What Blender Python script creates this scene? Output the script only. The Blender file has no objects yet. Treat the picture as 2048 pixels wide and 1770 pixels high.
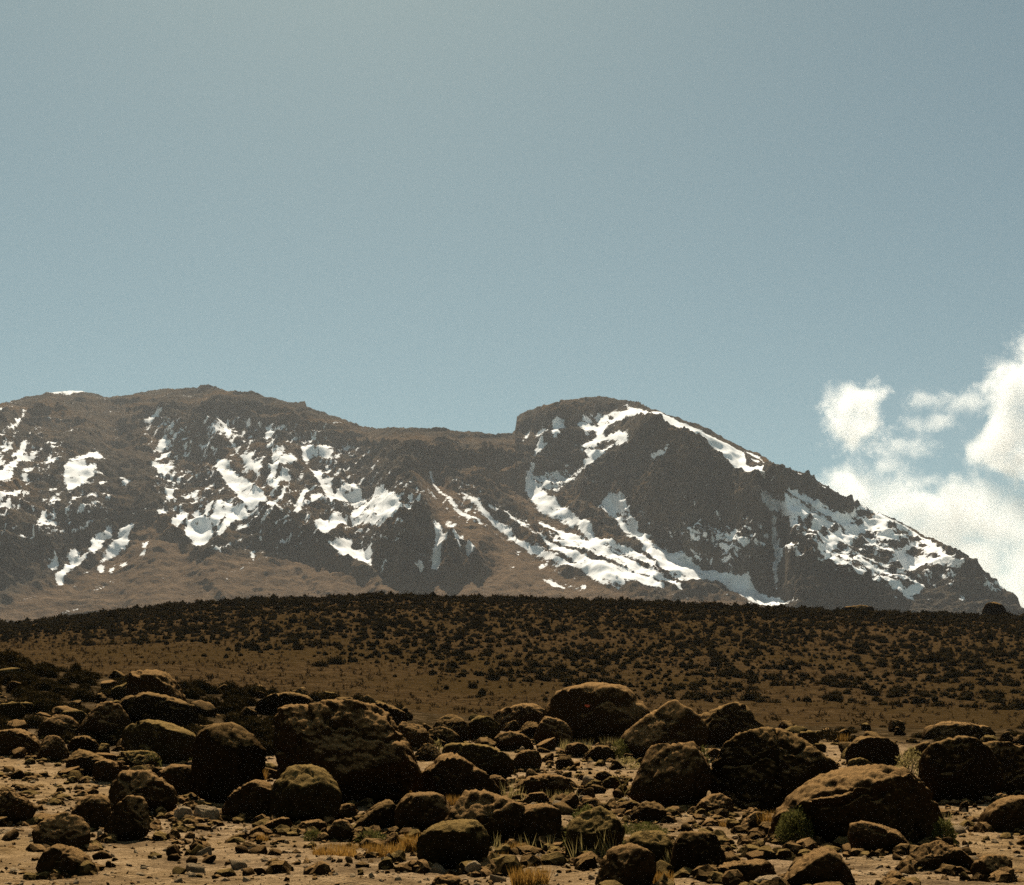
import bpy, bmesh, math, random
import numpy as np
from mathutils import Vector

random.seed(7)
RNG = np.random.default_rng(11)
SC = bpy.context.scene
COL = SC.collection

# ------------------------------------------------------------------ camera
F = 2472.0          # focal length in photograph pixels (picture 2048 wide)
EYE = 1480.0        # row of the photograph at eye level
CZ = 1.6
cam_d = bpy.data.cameras.new('camera')
cam_d.sensor_fit = 'HORIZONTAL'
cam_d.sensor_width = 36.0
cam_d.lens = 36.0 * F / 2048.0
cam_d.shift_y = (EYE - 885.0) / 2048.0
cam_d.clip_start = 0.1
cam_d.clip_end = 60000.0
cam = bpy.data.objects.new('camera', cam_d)
cam.location = (0, 0, CZ)
cam.rotation_euler = (math.radians(90), 0, 0)
COL.objects.link(cam)
SC.camera = cam

# ------------------------------------------------------------------ sky, sun, exposure
SUN_EL, SUN_AZ = 51.0, -9.0      # degrees; azimuth from +Y towards +X
w = bpy.data.worlds.new('World'); SC.world = w; w.use_nodes = True
nt = w.node_tree
bg = nt.nodes['Background']
sky = nt.nodes.new('ShaderNodeTexSky')
sky.sky_type = 'NISHITA'
sky.sun_disc = False
sky.sun_elevation = math.radians(SUN_EL)
sky.sun_rotation = math.radians(SUN_AZ)
sky.altitude = 3900.0
sky.air_density = 1.0
sky.dust_density = 9.0
sky.ozone_density = 1.0
hs = nt.nodes.new('ShaderNodeHueSaturation')
hs.inputs['Saturation'].default_value = 0.97
tint = nt.nodes.new('ShaderNodeMix'); tint.data_type = 'RGBA'; tint.blend_type = 'MULTIPLY'
tint.inputs['Factor'].default_value = 1.0
tint.inputs['B'].default_value = (0.93, 1.02, 0.715, 1)
nt.links.new(sky.outputs[0], hs.inputs['Color'])
nt.links.new(hs.outputs[0], tint.inputs['A'])
nt.links.new(tint.outputs['Result'], bg.inputs['Color'])
bg.inputs['Strength'].default_value = 0.054

sl = bpy.data.lights.new('sun', 'SUN'); sl.energy = 5.0; sl.angle = math.radians(0.53); sl.color = (1.0, 0.89, 0.72)
sun = bpy.data.objects.new('sun', sl); COL.objects.link(sun)
e, a = math.radians(SUN_EL), math.radians(SUN_AZ)
SUNV = Vector((math.cos(e) * math.sin(a), math.cos(e) * math.cos(a), math.sin(e)))
sun.rotation_euler = (-SUNV).to_track_quat('-Z', 'Y').to_euler()
sun.location = (0, 0, 60)

vs = SC.view_settings
vs.view_transform = 'Standard'; vs.look = 'None'; vs.exposure = 0.98; vs.gamma = 1.0; vs.use_curve_mapping = False
SC.render.engine = 'CYCLES'
SC.cycles.max_bounces = 8
SC.cycles.diffuse_bounces = 2
SC.cycles.volume_bounces = 6
SC.cycles.transparent_max_bounces = 8
SC.cycles.use_denoising = False

# ------------------------------------------------------------------ helpers
def tag(o, label=None, cat=None, group=None, kind=None):
    if label: o['label'] = label
    if cat: o['category'] = cat
    if group: o['group'] = group
    if kind: o['kind'] = kind
    return o

def mesh_from(name, V, Fc, smooth=True):
    """V (n,3), Fc (m,3) or (m,4) index arrays."""
    V = np.asarray(V, dtype=np.float32); Fc = np.asarray(Fc, dtype=np.int32)
    me = bpy.data.meshes.new(name)
    k = Fc.shape[1]
    me.vertices.add(len(V)); me.vertices.foreach_set('co', V.ravel())
    me.loops.add(Fc.size); me.loops.foreach_set('vertex_index', Fc.ravel())
    me.polygons.add(len(Fc))
    me.polygons.foreach_set('loop_start', np.arange(0, Fc.size, k, dtype=np.int32))
    me.polygons.foreach_set('loop_total', np.full(len(Fc), k, dtype=np.int32))
    me.polygons.foreach_set('use_smooth', np.full(len(Fc), smooth, dtype=bool))
    me.update(calc_edges=True)
    me.validate()
    return me

def link(name, me, mat=None, parent=None, loc=(0, 0, 0)):
    o = bpy.data.objects.new(name, me)
    if mat is not None and me is not None and not me.materials: me.materials.append(mat)
    o.location = loc
    if parent is not None: o.parent = parent
    COL.objects.link(o)
    return o

def attr(me, name, vals):
    at = me.attributes.new(name, 'FLOAT', 'POINT')
    at.data.foreach_set('value', np.asarray(vals, dtype=np.float32).ravel())

def grid_faces(nr, nc):
    i = np.arange((nr - 1) * nc).reshape(nr - 1, nc)[:, :-1].ravel()
    return np.stack([i, i + 1, i + nc + 1, i + nc], 1)

_perm = np.random.default_rng(3).permutation(512).astype(np.int64)
_grad = np.random.default_rng(4).normal(size=(512, 3)); _grad /= np.linalg.norm(_grad, axis=1)[:, None]
def perlin(P):
    P = np.asarray(P, dtype=np.float64)
    I = np.floor(P).astype(np.int64); f = P - I
    u = f * f * f * (f * (f * 6 - 15) + 10)
    out = 0
    for dx in (0, 1):
        wx = u[:, 0] if dx else 1 - u[:, 0]
        for dy in (0, 1):
            wy = u[:, 1] if dy else 1 - u[:, 1]
            for dz in (0, 1):
                wz = u[:, 2] if dz else 1 - u[:, 2]
                h = _perm[(I[:, 0] + dx) & 511]
                h = _perm[(h + I[:, 1] + dy) & 511]
                h = _perm[(h + I[:, 2] + dz) & 511]
                g = _grad[h]
                d = g[:, 0] * (f[:, 0] - dx) + g[:, 1] * (f[:, 1] - dy) + g[:, 2] * (f[:, 2] - dz)
                out = out + d * wx * wy * wz
    return out * 1.5
def fbm(P, octv=4, gain=0.5, lac=2.03, ridged=False):
    s = 0; a_ = 1.0; tot = 0
    P = np.asarray(P, dtype=np.float64)
    for o in range(octv):
        n = perlin(P * (lac ** o) + o * 17.3)
        if ridged: n = 1 - 2 * np.abs(n)
        s = s + a_ * n; tot += a_; a_ *= gain
    return s / tot

def sdf(poly, X, Y, pad=14):
    """signed distance (inside positive) to a polygon, far points -pad"""
    poly = np.asarray(poly, float)
    out = np.full(X.shape, -float(pad))
    m = (X > poly[:, 0].min() - pad) & (X < poly[:, 0].max() + pad) & (Y > poly[:, 1].min() - pad) & (Y < poly[:, 1].max() + pad)
    if not m.any(): return out
    x, y = X[m], Y[m]
    d = np.full(x.shape, 1e9); ins = np.zeros(x.shape, bool)
    n = len(poly)
    for i in range(n):
        ax, ay = poly[i]; bx, by = poly[(i + 1) % n]
        ex, ey = bx - ax, by - ay
        t = np.clip(((x - ax) * ex + (y - ay) * ey) / max(ex * ex + ey * ey, 1e-9), 0, 1)
        d = np.minimum(d, np.hypot(x - ax - t * ex, y - ay - t * ey))
        c = ((ay > y) != (by > y))
        if ey != 0:
            ins ^= c & (x < ax + (y - ay) * ex / ey)
    out[m] = np.maximum(np.where(ins, d, -d), -pad)
    return out
def sdl(line, X, Y, pad=40):
    """signed distance to a tapering stroke [(x,y,halfwidth)...]"""
    L = np.asarray(line, float)
    out = np.full(X.shape, -float(pad))
    m = (X > L[:, 0].min() - pad) & (X < L[:, 0].max() + pad) & (Y > L[:, 1].min() - pad) & (Y < L[:, 1].max() + pad)
    if not m.any(): return out
    x, y = X[m], Y[m]; best = np.full(x.shape, -float(pad))
    for (ax, ay, aw), (bx, by, bw) in zip(L[:-1], L[1:]):
        ex, ey = bx - ax, by - ay
        t = np.clip(((x - ax) * ex + (y - ay) * ey) / max(ex * ex + ey * ey, 1e-9), 0, 1)
        best = np.maximum(best, aw + t * (bw - aw) - np.hypot(x - ax - t * ex, y - ay - t * ey))
    out[m] = best
    return out
def blur1(A, n, axis):
    if n < 1: return A
    k = np.hanning(2 * n + 3)[1:-1]; k /= k.sum()
    pad = [(0, 0)] * A.ndim; pad[axis] = (n, n)
    B = np.pad(A, pad, mode='edge')
    out = np.zeros_like(A)
    sl_ = [slice(None)] * A.ndim
    for i, kv in enumerate(k):
        sl_[axis] = slice(i, i + A.shape[axis]); out += kv * B[tuple(sl_)]
    return out
def pt(px, row, y):
    return ((px - 1024.0) / F * y, y, CZ + (EYE - row) / F * y)

# ------------------------------------------------------------------ materials
class NT:
    def __init__(s, name):
        s.m = bpy.data.materials.new(name); s.m.use_nodes = True
        s.t = s.m.node_tree; s.t.nodes.clear()
        s.out = s.n('ShaderNodeOutputMaterial')
    def n(s, typ, **kw):
        nd = s.t.nodes.new(typ)
        for k, v in kw.items(): setattr(nd, k, v)
        return nd
    def l(s, a_, b_): s.t.links.new(a_, b_)
    def noise(s, vec, scale, detail=6, rough=0.55, dist=0.0):
        nd = s.n('ShaderNodeTexNoise'); nd.inputs['Scale'].default_value = scale; nd.inputs['Detail'].default_value = detail
        nd.inputs['Roughness'].default_value = rough; nd.inputs['Distortion'].default_value = dist
        s.l(vec, nd.inputs['Vector']); return nd.outputs['Fac']
    def ramp(s, fac, stops, interp='LINEAR'):
        r = s.n('ShaderNodeValToRGB'); r.color_ramp.interpolation = interp
        el = r.color_ramp.elements
        while len(el) < len(stops): el.new(0.5)
        for e_, (p, c) in zip(el, stops):
            e_.position = p; e_.color = (*c, 1) if len(c) == 3 else c
        s.l(fac, r.inputs['Fac']); return r.outputs['Color']
    def mix(s, fac, A, B, blend='MIX'):
        m = s.n('ShaderNodeMix'); m.data_type = 'RGBA'; m.blend_type = blend
        if hasattr(fac, 'is_output'): s.l(fac, m.inputs['Factor'])
        else: m.inputs['Factor'].default_value = fac
        for k, v in (('A', A), ('B', B)):
            if hasattr(v, 'is_output'): s.l(v, m.inputs[k])
            else: m.inputs[k].default_value = (*v, 1)
        return m.outputs['Result']
    def math(s, op, a_, b_=0.0, clamp=False):
        m = s.n('ShaderNodeMath', operation=op); m.use_clamp = clamp
        for i, v in enumerate((a_, b_)):
            if hasattr(v, 'is_output'): s.l(v, m.inputs[i])
            else: m.inputs[i].default_value = v
        return m.outputs[0]
    def bsdf(s, col, rough=0.95, bump=None, strength=0.5, dist=0.02, spec=0.15, normal=None):
        b = s.n('ShaderNodeBsdfDiffuse')
        if hasattr(col, 'is_output'): s.l(col, b.inputs['Color'])
        else: b.inputs['Color'].default_value = (*col, 1)
        b.inputs['Roughness'].default_value = 0.0
        if bump is not None:
            bp = s.n('ShaderNodeBump'); bp.inputs['Distance'].default_value = dist
            if hasattr(strength, 'is_output'): s.l(strength, bp.inputs['Strength'])
            else: bp.inputs['Strength'].default_value = strength
            s.l(bump, bp.inputs['Height']); s.l(bp.outputs[0], b.inputs['Normal'])
        s.l(b.outputs[0], s.out.inputs['Surface']); return b

def mat_boulder(name, c_lo, c_hi, c_lich_lit, lich_lit=0.5):
    s = NT(name)
    tc = s.n('ShaderNodeTexCoord'); oi = s.n('ShaderNodeObjectInfo')
    ad = s.n('ShaderNodeVectorMath', operation='ADD')
    mu = s.n('ShaderNodeVectorMath', operation='SCALE'); mu.inputs['Scale'].default_value = 37.0
    cb = s.n('ShaderNodeCombineXYZ'); s.l(oi.outputs['Random'], cb.inputs[0]); s.l(oi.outputs['Random'], cb.inputs[1])
    s.l(cb.outputs[0], mu.inputs[0]); s.l(tc.outputs['Object'], ad.inputs[0]); s.l(mu.outputs[0], ad.inputs[1])
    v = ad.outputs[0]
    n1 = s.noise(v, 2.2, 8, 0.62); n2 = s.noise(v, 11.0, 8, 0.7); n3 = s.noise(v, 45.0, 6, 0.7)
    base = s.ramp(n2, [(0.3, c_lo), (0.68, c_hi)])
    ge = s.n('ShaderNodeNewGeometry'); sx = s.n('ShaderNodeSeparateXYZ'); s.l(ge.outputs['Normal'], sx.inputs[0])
    up = s.math('MULTIPLY', s.math('SUBTRACT', sx.outputs['Z'], 0.5), 0.42)  # lichen weighted to upward faces, painting in sunlit tops above dark sides
    lm = s.ramp(s.math('ADD', up, s.math('ADD', s.math('MULTIPLY', n1, 0.25), s.math('ADD', s.math('MULTIPLY', n2, 0.4), s.math('MULTIPLY', n3, 0.35)))), [(lich_lit - 0.09, (0, 0, 0)), (lich_lit + 0.12, (1, 1, 1))])
    lc = s.mix(n3, c_lich_lit, tuple(c * 0.45 for c in c_lich_lit))
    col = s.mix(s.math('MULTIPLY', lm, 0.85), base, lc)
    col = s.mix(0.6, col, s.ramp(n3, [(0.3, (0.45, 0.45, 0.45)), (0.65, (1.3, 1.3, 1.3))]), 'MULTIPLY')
    h = s.math('ADD', s.math('MULTIPLY', n2, 0.7), s.math('MULTIPLY', n3, 0.4))
    s.bsdf(col, 0.95, h, 1.0, 0.09, 0.08)
    return s.m
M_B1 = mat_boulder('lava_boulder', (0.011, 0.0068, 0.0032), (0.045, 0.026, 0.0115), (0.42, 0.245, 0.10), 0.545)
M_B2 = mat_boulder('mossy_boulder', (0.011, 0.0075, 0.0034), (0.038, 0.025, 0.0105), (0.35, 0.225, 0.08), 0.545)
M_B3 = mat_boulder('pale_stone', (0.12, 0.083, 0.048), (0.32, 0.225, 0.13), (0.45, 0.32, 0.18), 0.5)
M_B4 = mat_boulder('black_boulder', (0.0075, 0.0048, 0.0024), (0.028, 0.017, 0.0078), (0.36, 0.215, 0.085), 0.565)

def mat_ground():
    s = NT('gravel_ground'); tc = s.n('ShaderNodeTexCoord'); v = tc.outputs['Object']
    n1 = s.noise(v, 0.22, 6, 0.6); n2 = s.noise(v, 3.2, 8, 0.7); n3 = s.noise(v, 26.0, 6, 0.75)
    c = s.ramp(n2, [(0.28, (0.09, 0.058, 0.030)), (0.5, (0.30, 0.20, 0.108)), (0.72, (0.50, 0.35, 0.20))])
    g = s.ramp(n1, [(0.42, (0, 0, 0)), (0.62, (1, 1, 1))])
    c = s.mix(s.math('MULTIPLY', g, 0.45), c, (0.24, 0.145, 0.05))
    vo = s.n('ShaderNodeTexVoronoi'); vo.inputs['Scale'].default_value = 22.0; s.l(v, vo.inputs['Vector'])
    c = s.mix(0.55, c, s.ramp(n3, [(0.3, (0.4, 0.4, 0.4)), (0.7, (1.4, 1.4, 1.4))]), 'MULTIPLY')
    c = s.mix(s.ramp(s.noise(v, 0.9, 6, 0.65), [(0.48, (0, 0, 0)), (0.66, (0.75, 0.75, 0.75))]), c, (0.075, 0.048, 0.025))
    at = s.n('ShaderNodeAttribute'); at.attribute_name = 'soil'
    dk = s.ramp(n2, [(0.3, (0.007, 0.005, 0.002)), (0.68, (0.034, 0.022, 0.009))])
    c = s.mix(s.math('MULTIPLY', at.outputs['Fac'], s.ramp(s.noise(v, 0.7, 5, 0.6), [(0.3, (0.6, 0.6, 0.6)), (0.6, (1, 1, 1))])), c, dk)
    h = s.math('ADD', s.math('MULTIPLY', n3, 0.6), s.math('MULTIPLY', vo.outputs['Distance'], -0.5))
    s.bsdf(c, 0.97, h, 1.0, 0.10, 0.06)
    return s.m
M_GROUND = mat_ground()

def mat_hill():
    s = NT('dry_hill'); tc = s.n('ShaderNodeTexCoord'); v = tc.outputs['Object']
    n1 = s.noise(v, 0.035, 6, 0.6); n2 = s.noise(v, 0.55, 8, 0.75); n3 = s.noise(v, 3.0, 5, 0.7)
    c = s.ramp(n2, [(0.32, (0.016, 0.0095, 0.004)), (0.6, (0.080, 0.049, 0.0215))])
    c = s.mix(s.ramp(n1, [(0.42, (0, 0, 0)), (0.62, (0.7, 0.7, 0.7))]), c, (0.045, 0.028, 0.010))
    c = s.mix(0.6, c, s.ramp(n3, [(0.3, (0.4, 0.4, 0.4)), (0.7, (1.3, 1.3, 1.3))]), 'MULTIPLY')
    s.bsdf(c, 0.97, s.math('ADD', n2, s.math('MULTIPLY', n3, 0.4)), 1.0, 0.5, 0.05)
    return s.m
M_HILL = mat_hill()

def mat_leaf(name, c1, c2, sc=6.0, trans=0.25):
    s = NT(name); tc = s.n('ShaderNodeTexCoord'); v = tc.outputs['Object']
    oi = s.n('ShaderNodeObjectInfo')
    n = s.noise(v, sc, 3, 0.6)
    c = s.ramp(n, [(0.3, c1), (0.7, c2)])
    c = s.mix(s.math('MULTIPLY', oi.outputs['Random'], 0.5), c, tuple(x * 0.55 for x in c1))
    b = s.bsdf(c, 0.85, spec=0.1)
    tr = s.n('ShaderNodeBsdfTranslucent'); s.l(c, tr.inputs['Color'])
    mx = s.n('ShaderNodeMixShader'); mx.inputs[0].default_value = trans
    s.l(b.outputs[0], mx.inputs[1]); s.l(tr.outputs[0], mx.inputs[2]); s.l(mx.outputs[0], s.out.inputs['Surface'])
    return s.m
M_SHRUB = mat_leaf('shrub_leaves', (0.013, 0.0098, 0.004), (0.052, 0.034, 0.0125), 0.8, 0.12)
M_TUSS = mat_leaf('tussock_leaves', (0.018, 0.0115, 0.0045), (0.068, 0.040, 0.015), 0.5, 0.15)
M_BUSH = mat_leaf('bush_leaves', (0.07, 0.065, 0.018), (0.19, 0.165, 0.045), 5.0, 0.35)
M_GRASS = mat_leaf('dry_grass', (0.20, 0.10, 0.02), (0.38, 0.21, 0.05), 5.0, 0.4)
M_STRAW = mat_leaf('straw_grass', (0.20, 0.15, 0.05), (0.36, 0.28, 0.11), 5.0, 0.4)
sST = NT('twig_bark'); sST.bsdf((0.05, 0.035, 0.02)); M_TWIG = sST.m
sRD = NT('red_paint_mark'); sRD.bsdf((0.42, 0.09, 0.045)); M_RED = sRD.m

def mat_rock():
    s = NT('mountain_rock'); tc = s.n('ShaderNodeTexCoord'); v = tc.outputs['Object']
    at = s.n('ShaderNodeAttribute'); at.attribute_name = 'scree'
    n1 = s.noise(v, 0.0035, 8, 0.62); n2 = s.noise(v, 0.02, 8, 0.7)
    mp = s.n('ShaderNodeMapping'); mp.inputs['Scale'].default_value = (0.004, 0.004, 0.03); s.l(v, mp.inputs['Vector'])
    n3 = s.noise(mp.outputs[0], 1.0, 6, 0.65)
    n4 = s.noise(v, 0.075, 5, 0.7)
    rock = s.ramp(s.math('ADD', s.math('MULTIPLY', n2, 0.6), s.math('MULTIPLY', n4, 0.4)), [(0.40, (0.014, 0.0135, 0.012)), (0.62, (0.115, 0.092, 0.066))])
    rock = s.mix(s.ramp(n1, [(0.50, (0, 0, 0)), (0.64, (0.8, 0.8, 0.8))]), rock, s.ramp(n4, [(0.38, (0.035, 0.023, 0.012)), (0.62, (0.19, 0.118, 0.06))]))
    rock = s.mix(0.6, rock, s.ramp(n3, [(0.35, (0.5, 0.5, 0.5)), (0.65, (1.25, 1.25, 1.25))]), 'MULTIPLY')
    scr = s.ramp(n2, [(0.3, (0.072, 0.049, 0.030)), (0.7, (0.185, 0.125, 0.077))])
    c = s.mix(at.outputs['Fac'], rock, scr)
    sn = s.n('ShaderNodeAttribute'); sn.attribute_name = 'snow'
    fi = s.noise(v, 0.075, 6, 0.72)
    thr = s.math('ADD', sn.outputs['Fac'], s.math('MULTIPLY', s.math('SUBTRACT', fi, 0.5), 2.3))
    sx = s.n('ShaderNodeSeparateXYZ'); s.l(v, sx.inputs[0])
    side = s.math('MULTIPLY', s.math('ADD', sx.outputs['X'], 700.0), 1 / 700.0, True)
    for an_, inv in ((-0.72, True), (0.50, False)):
        mr = s.n('ShaderNodeMapping'); mr.inputs['Rotation'].default_value = (0, an_ * -1, 0); mr.vector_type = 'POINT'
        ms = s.n('ShaderNodeMapping'); ms.inputs['Scale'].default_value = (1 / 150., 1 / 400., 1 / 26.)
        s.l(v, mr.inputs['Vector']); s.l(mr.outputs[0], ms.inputs['Vector'])
        sk_ = s.math('MULTIPLY', s.math('SUBTRACT', s.noise(ms.outputs[0], 1.0, 6, 0.65), 0.5), 3.3)
        thr = s.math('ADD', thr, s.math('MULTIPLY', sk_, s.math('SUBTRACT', 1.0, side) if inv else side))
    mask = s.ramp(thr, [(0.46, (0, 0, 0)), (0.56, (1, 1, 1))])
    n5 = s.noise(v, 0.012, 6, 0.6)
    snc = s.ramp(n5, [(0.35, (0.80, 0.80, 0.79)), (0.6, (0.92, 0.92, 0.92))])
    c = s.mix(mask, c, snc)
    s.bsdf(c, 0.95, s.math('ADD', n2, s.math('MULTIPLY', n4, 0.5)), s.math('SUBTRACT', 1.0, s.math('MULTIPLY', mask, 0.9)), 22.0, 0.05)
    return s.m
M_ROCK = mat_rock()

# ------------------------------------------------------------------ near terrain and the hill
DK = np.array([12, 18, 26, 36, 50, 62, 75, 100, 130, 180, 250, 290, 330, 370, 450, 700, 1500, 2600], float)
PXK = np.array([-900, 0, 200, 400, 740, 860, 1000, 1300, 1600, 1800, 2048, 2950], float)
RK = np.array([
 # 12   18    26    36    50    62    75   100   130   180   250   290   330   370   450   700  1500  2600
 [1770, 1680, 1600, 1530, 1440, 1375, 1325, 1345, 1340, 1325, 1315, 1312, 1310, 1316, 1335, 1345, 1335, 1325],
 [1770, 1680, 1602, 1530, 1442, 1372, 1318, 1338, 1330, 1305, 1272, 1260, 1253, 1262, 1300, 1345, 1335, 1325],
 [1770, 1680, 1608, 1540, 1456, 1392, 1348, 1362, 1345, 1306, 1256, 1238, 1229, 1240, 1285, 1345, 1335, 1325],
 [1770, 1680, 1612, 1548, 1472, 1415, 1378, 1388, 1358, 1305, 1240, 1216, 1205, 1217, 1270, 1345, 1335, 1325],
 [1770, 1682, 1615, 1552, 1482, 1438, 1410, 1412, 1380, 1312, 1232, 1203, 1192, 1205, 1260, 1345, 1335, 1325],
 [1770, 1682, 1616, 1556, 1488, 1450, 1430, 1422, 1388, 1316, 1234, 1205, 1194, 1206, 1260, 1345, 1335, 1325],
 [1770, 1684, 1618, 1560, 1492, 1458, 1442, 1426, 1394, 1322, 1238, 1208, 1197, 1208, 1260, 1345, 1335, 1325],
 [1770, 1686, 1620, 1562, 1496, 1462, 1448, 1430, 1400, 1330, 1246, 1217, 1207, 1217, 1265, 1345, 1335, 1325],
 [1770, 1688, 1622, 1564, 1502, 1472, 1456, 1436, 1406, 1340, 1256, 1231, 1221, 1230, 1275, 1345, 1335, 1325],
 [1770, 1688, 1622, 1564, 1504, 1474, 1458, 1438, 1410, 1344, 1258, 1237, 1228, 1236, 1280, 1345, 1335, 1325],
 [1770, 1688, 1622, 1564, 1506, 1476, 1460, 1440, 1412, 1350, 1266, 1243, 1235, 1243, 1285, 1345, 1335, 1325],
 [1770, 1688, 1622, 1564, 1506, 1480, 1466, 1448, 1425, 1375, 1315, 1300, 1294, 1300, 1320, 1345, 1335, 1325]], float)
_LD = np.linspace(math.log(12), math.log(2600), 420)
_PX = np.linspace(-900, 2950, 780)
_T = np.array([np.interp(_LD, np.log(DK), r) for r in RK])
_T = blur1(_T, 9, 1)
_T = np.array([np.interp(_PX, PXK, _T[:, j]) for j in range(len(_LD))]).T
_T = blur1(_T, 14, 0)
def row_at(px, d):
    px = np.clip(np.asarray(px, float), -899, 2949); ld = np.clip(np.log(np.maximum(np.asarray(d, float), 12)), _LD[0], _LD[-1] - 1e-6)
    fi = (px - _PX[0]) / (_PX[1] - _PX[0]); fj = (ld - _LD[0]) / (_LD[1] - _LD[0])
    i = np.minimum(fi.astype(int), len(_PX) - 2); j = np.minimum(fj.astype(int), len(_LD) - 2)
    u, v = fi - i, fj - j
    return (_T[i, j] * (1 - u) + _T[i + 1, j] * u) * (1 - v) + (_T[i, j + 1] * (1 - u) + _T[i + 1, j + 1] * u) * v
def zbase(px, d):
    d = np.asarray(d, float); px = np.broadcast_to(np.asarray(px, float), d.shape) if np.ndim(px) == 0 else np.asarray(px, float)
    z = CZ + (EYE - row_at(px, d)) / F * np.maximum(d, 12)
    z12 = CZ + (EYE - row_at(px, np.full(d.shape, 12.0))) / F * 12
    return np.where(d < 12, z12 * (d / 12.0), z)
def zrough(x, y, d):
    P = np.stack([x, y, np.zeros_like(x)], -1)
    near = 0.12 * fbm(P * 0.45, 4) + 0.05 * fbm(P * 2.7, 4, 0.65)
    far = 0.9 * fbm(P * 0.045, 4) + 0.2 * fbm(P * 0.4, 3)
    k = np.clip((d - 60) / 60, 0, 1)
    return near * (1 - k) + far * k * np.clip((1400 - d) / 900, 0, 1)
def ground(px, d):
    """arrays -> (n,3) points on the ground"""
    px = np.atleast_1d(np.asarray(px, float)); d = np.atleast_1d(np.asarray(d, float))
    x = (px - 1024) / F * d
    z = zbase(px, d) + zrough(x, d, d)
    return np.stack([x, d, z], -1)
_dg = np.linspace(9, 75, 500)
def dist_at(px, row):
    z = zbase(np.full(500, float(px)), _dg)
    r = EYE - (z - CZ) * F / _dg
    return float(np.interp(-row, -r, _dg))

def terrain(name, pxs, ds, mat):
    PX, D = np.meshgrid(pxs, ds)
    V = ground(PX.ravel(), D.ravel())
    me = mesh_from(name, V, grid_faces(len(ds), len(pxs)))
    if name == 'ground':
        st_ = np.interp(PX.ravel(), [0, 250, 500, 900, 1300, 2048], [40, 37, 40, 56, 60, 46])
        attr(me, 'soil', np.clip((D.ravel() - st_ + 5 * fbm(V * 0.2, 3)) / 10, 0, 1))
    o = link(name, me, mat)
    tag(o, kind='structure')
    return o
pxn = np.concatenate([np.linspace(-850, -30, 60), np.linspace(-25, 2075, 620), np.linspace(2080, 2900, 60)])
g_obj = terrain('ground', pxn, np.exp(np.linspace(math.log(4.0), math.log(80.0), 205)), M_GROUND)
h_obj = terrain('hill', np.concatenate([np.linspace(-850, -30, 40), np.linspace(-25, 2075, 360), np.linspace(2080, 2900, 40)]),
                np.concatenate([np.exp(np.linspace(math.log(79.6), math.log(420.0), 170)), np.linspace(440, 2600, 24)]), M_HILL)
# the ground goes on round and behind the viewer
bm = bmesh.new()
ring0, ring1, ring2 = [], [], []
for k in range(49):
    th = math.radians(-33 - (294 * k / 48.0))
    for R, L_ in ((0.4, ring0), (90.0, ring1), (900.0, ring2)):
        L_.append(bm.verts.new((R * math.sin(th), R * math.cos(th) , -0.12 if R < 50 else -1.5 - R * 0.01)))
for k in range(48):
    bm.faces.new((ring0[k], ring0[k + 1], ring1[k + 1], ring1[k])); bm.faces.new((ring1[k], ring1[k + 1], ring2[k + 1], ring2[k]))
bm.faces.new(list(reversed(ring0)))
me = bpy.data.meshes.new('ground_behind'); bm.to_mesh(me); bm.free()
tag(link('ground', me, M_GROUND), kind='structure')
V = np.array([((-850 - 1024) / F * 4.0, 4.0, -0.08), ((2900 - 1024) / F * 4.0, 4.0, -0.08), (1.0, -1.0, -0.08), (-1.0, -1.0, -0.08)])
tag(link('ground', mesh_from('ground_feet', V, [[0, 3, 2, 1]]), M_GROUND), kind='structure')

# ------------------------------------------------------------------ the mountain
SKY = [(-900, 1010), (-500, 900), (-200, 842), (0, 812), (50, 798), (97, 789), (130, 784), (165, 785), (190, 790), (220, 797), (260, 793), (300, 784),
 (330, 780), (360, 780), (390, 778), (405, 774), (425, 774), (440, 778), (452, 785), (480, 786), (508, 787), (512, 791), (545, 800), (580, 808),
 (598, 808), (610, 805), (614, 817), (640, 826), (665, 834), (690, 842), (710, 852), (740, 858), (760, 861), (790, 857), (820, 860), (850, 860),
 (880, 859), (905, 865), (930, 867), (960, 867), (990, 871), (1015, 871), (1024, 868), (1031, 865), (1033, 838), (1038, 834), (1046, 830), (1060, 823), (1070, 822), (1080, 815),
 (1095, 814), (1118, 811), (1122, 804), (1140, 803), (1175, 798), (1200, 797), (1225, 800), (1250, 806), (1275, 807), (1300, 820), (1340, 835),
 (1380, 848), (1420, 865), (1470, 893), (1500, 905), (1525, 915), (1540, 927), (1580, 943), (1625, 958), (1645, 972), (1670, 988), (1690, 1000),
 (1720, 1012), (1750, 1028), (1790, 1042), (1820, 1060), (1850, 1075), (1880, 1088), (1905, 1103), (1930, 1115), (1945, 1132), (1970, 1150),
 (1975, 1165), (2005, 1180), (2020, 1195), (2035, 1210), (2048, 1226), (2100, 1252), (2250, 1290), (2900, 1318)]
BASE = 1330.0
mpx = np.concatenate([np.linspace(-860, -20, 90), np.linspace(-16, 2064, 1041), np.linspace(2072, 2800, 60)])
NR = 268
sk = np.interp(mpx, [p[0] for p in SKY], [p[1] for p in SKY])
sk += np.interp(mpx, [0, 330, 620, 1030, 1040, 1290, 1320, 2048], [.8, 2.2, 3.0, 2.6, 3.4, 2.5, 1.6, 2.6]) * fbm(np.stack([mpx * 0.09, mpx * 0, mpx * 0], 1), 4, 0.65)
tt = np.linspace(0, 1, NR)
NG = 420
ROW = np.repeat(np.linspace(BASE, 766.0, NG)[:, None], len(mpx), 1)
PXM = np.broadcast_to(mpx[None, :], ROW.shape).copy()
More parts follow.
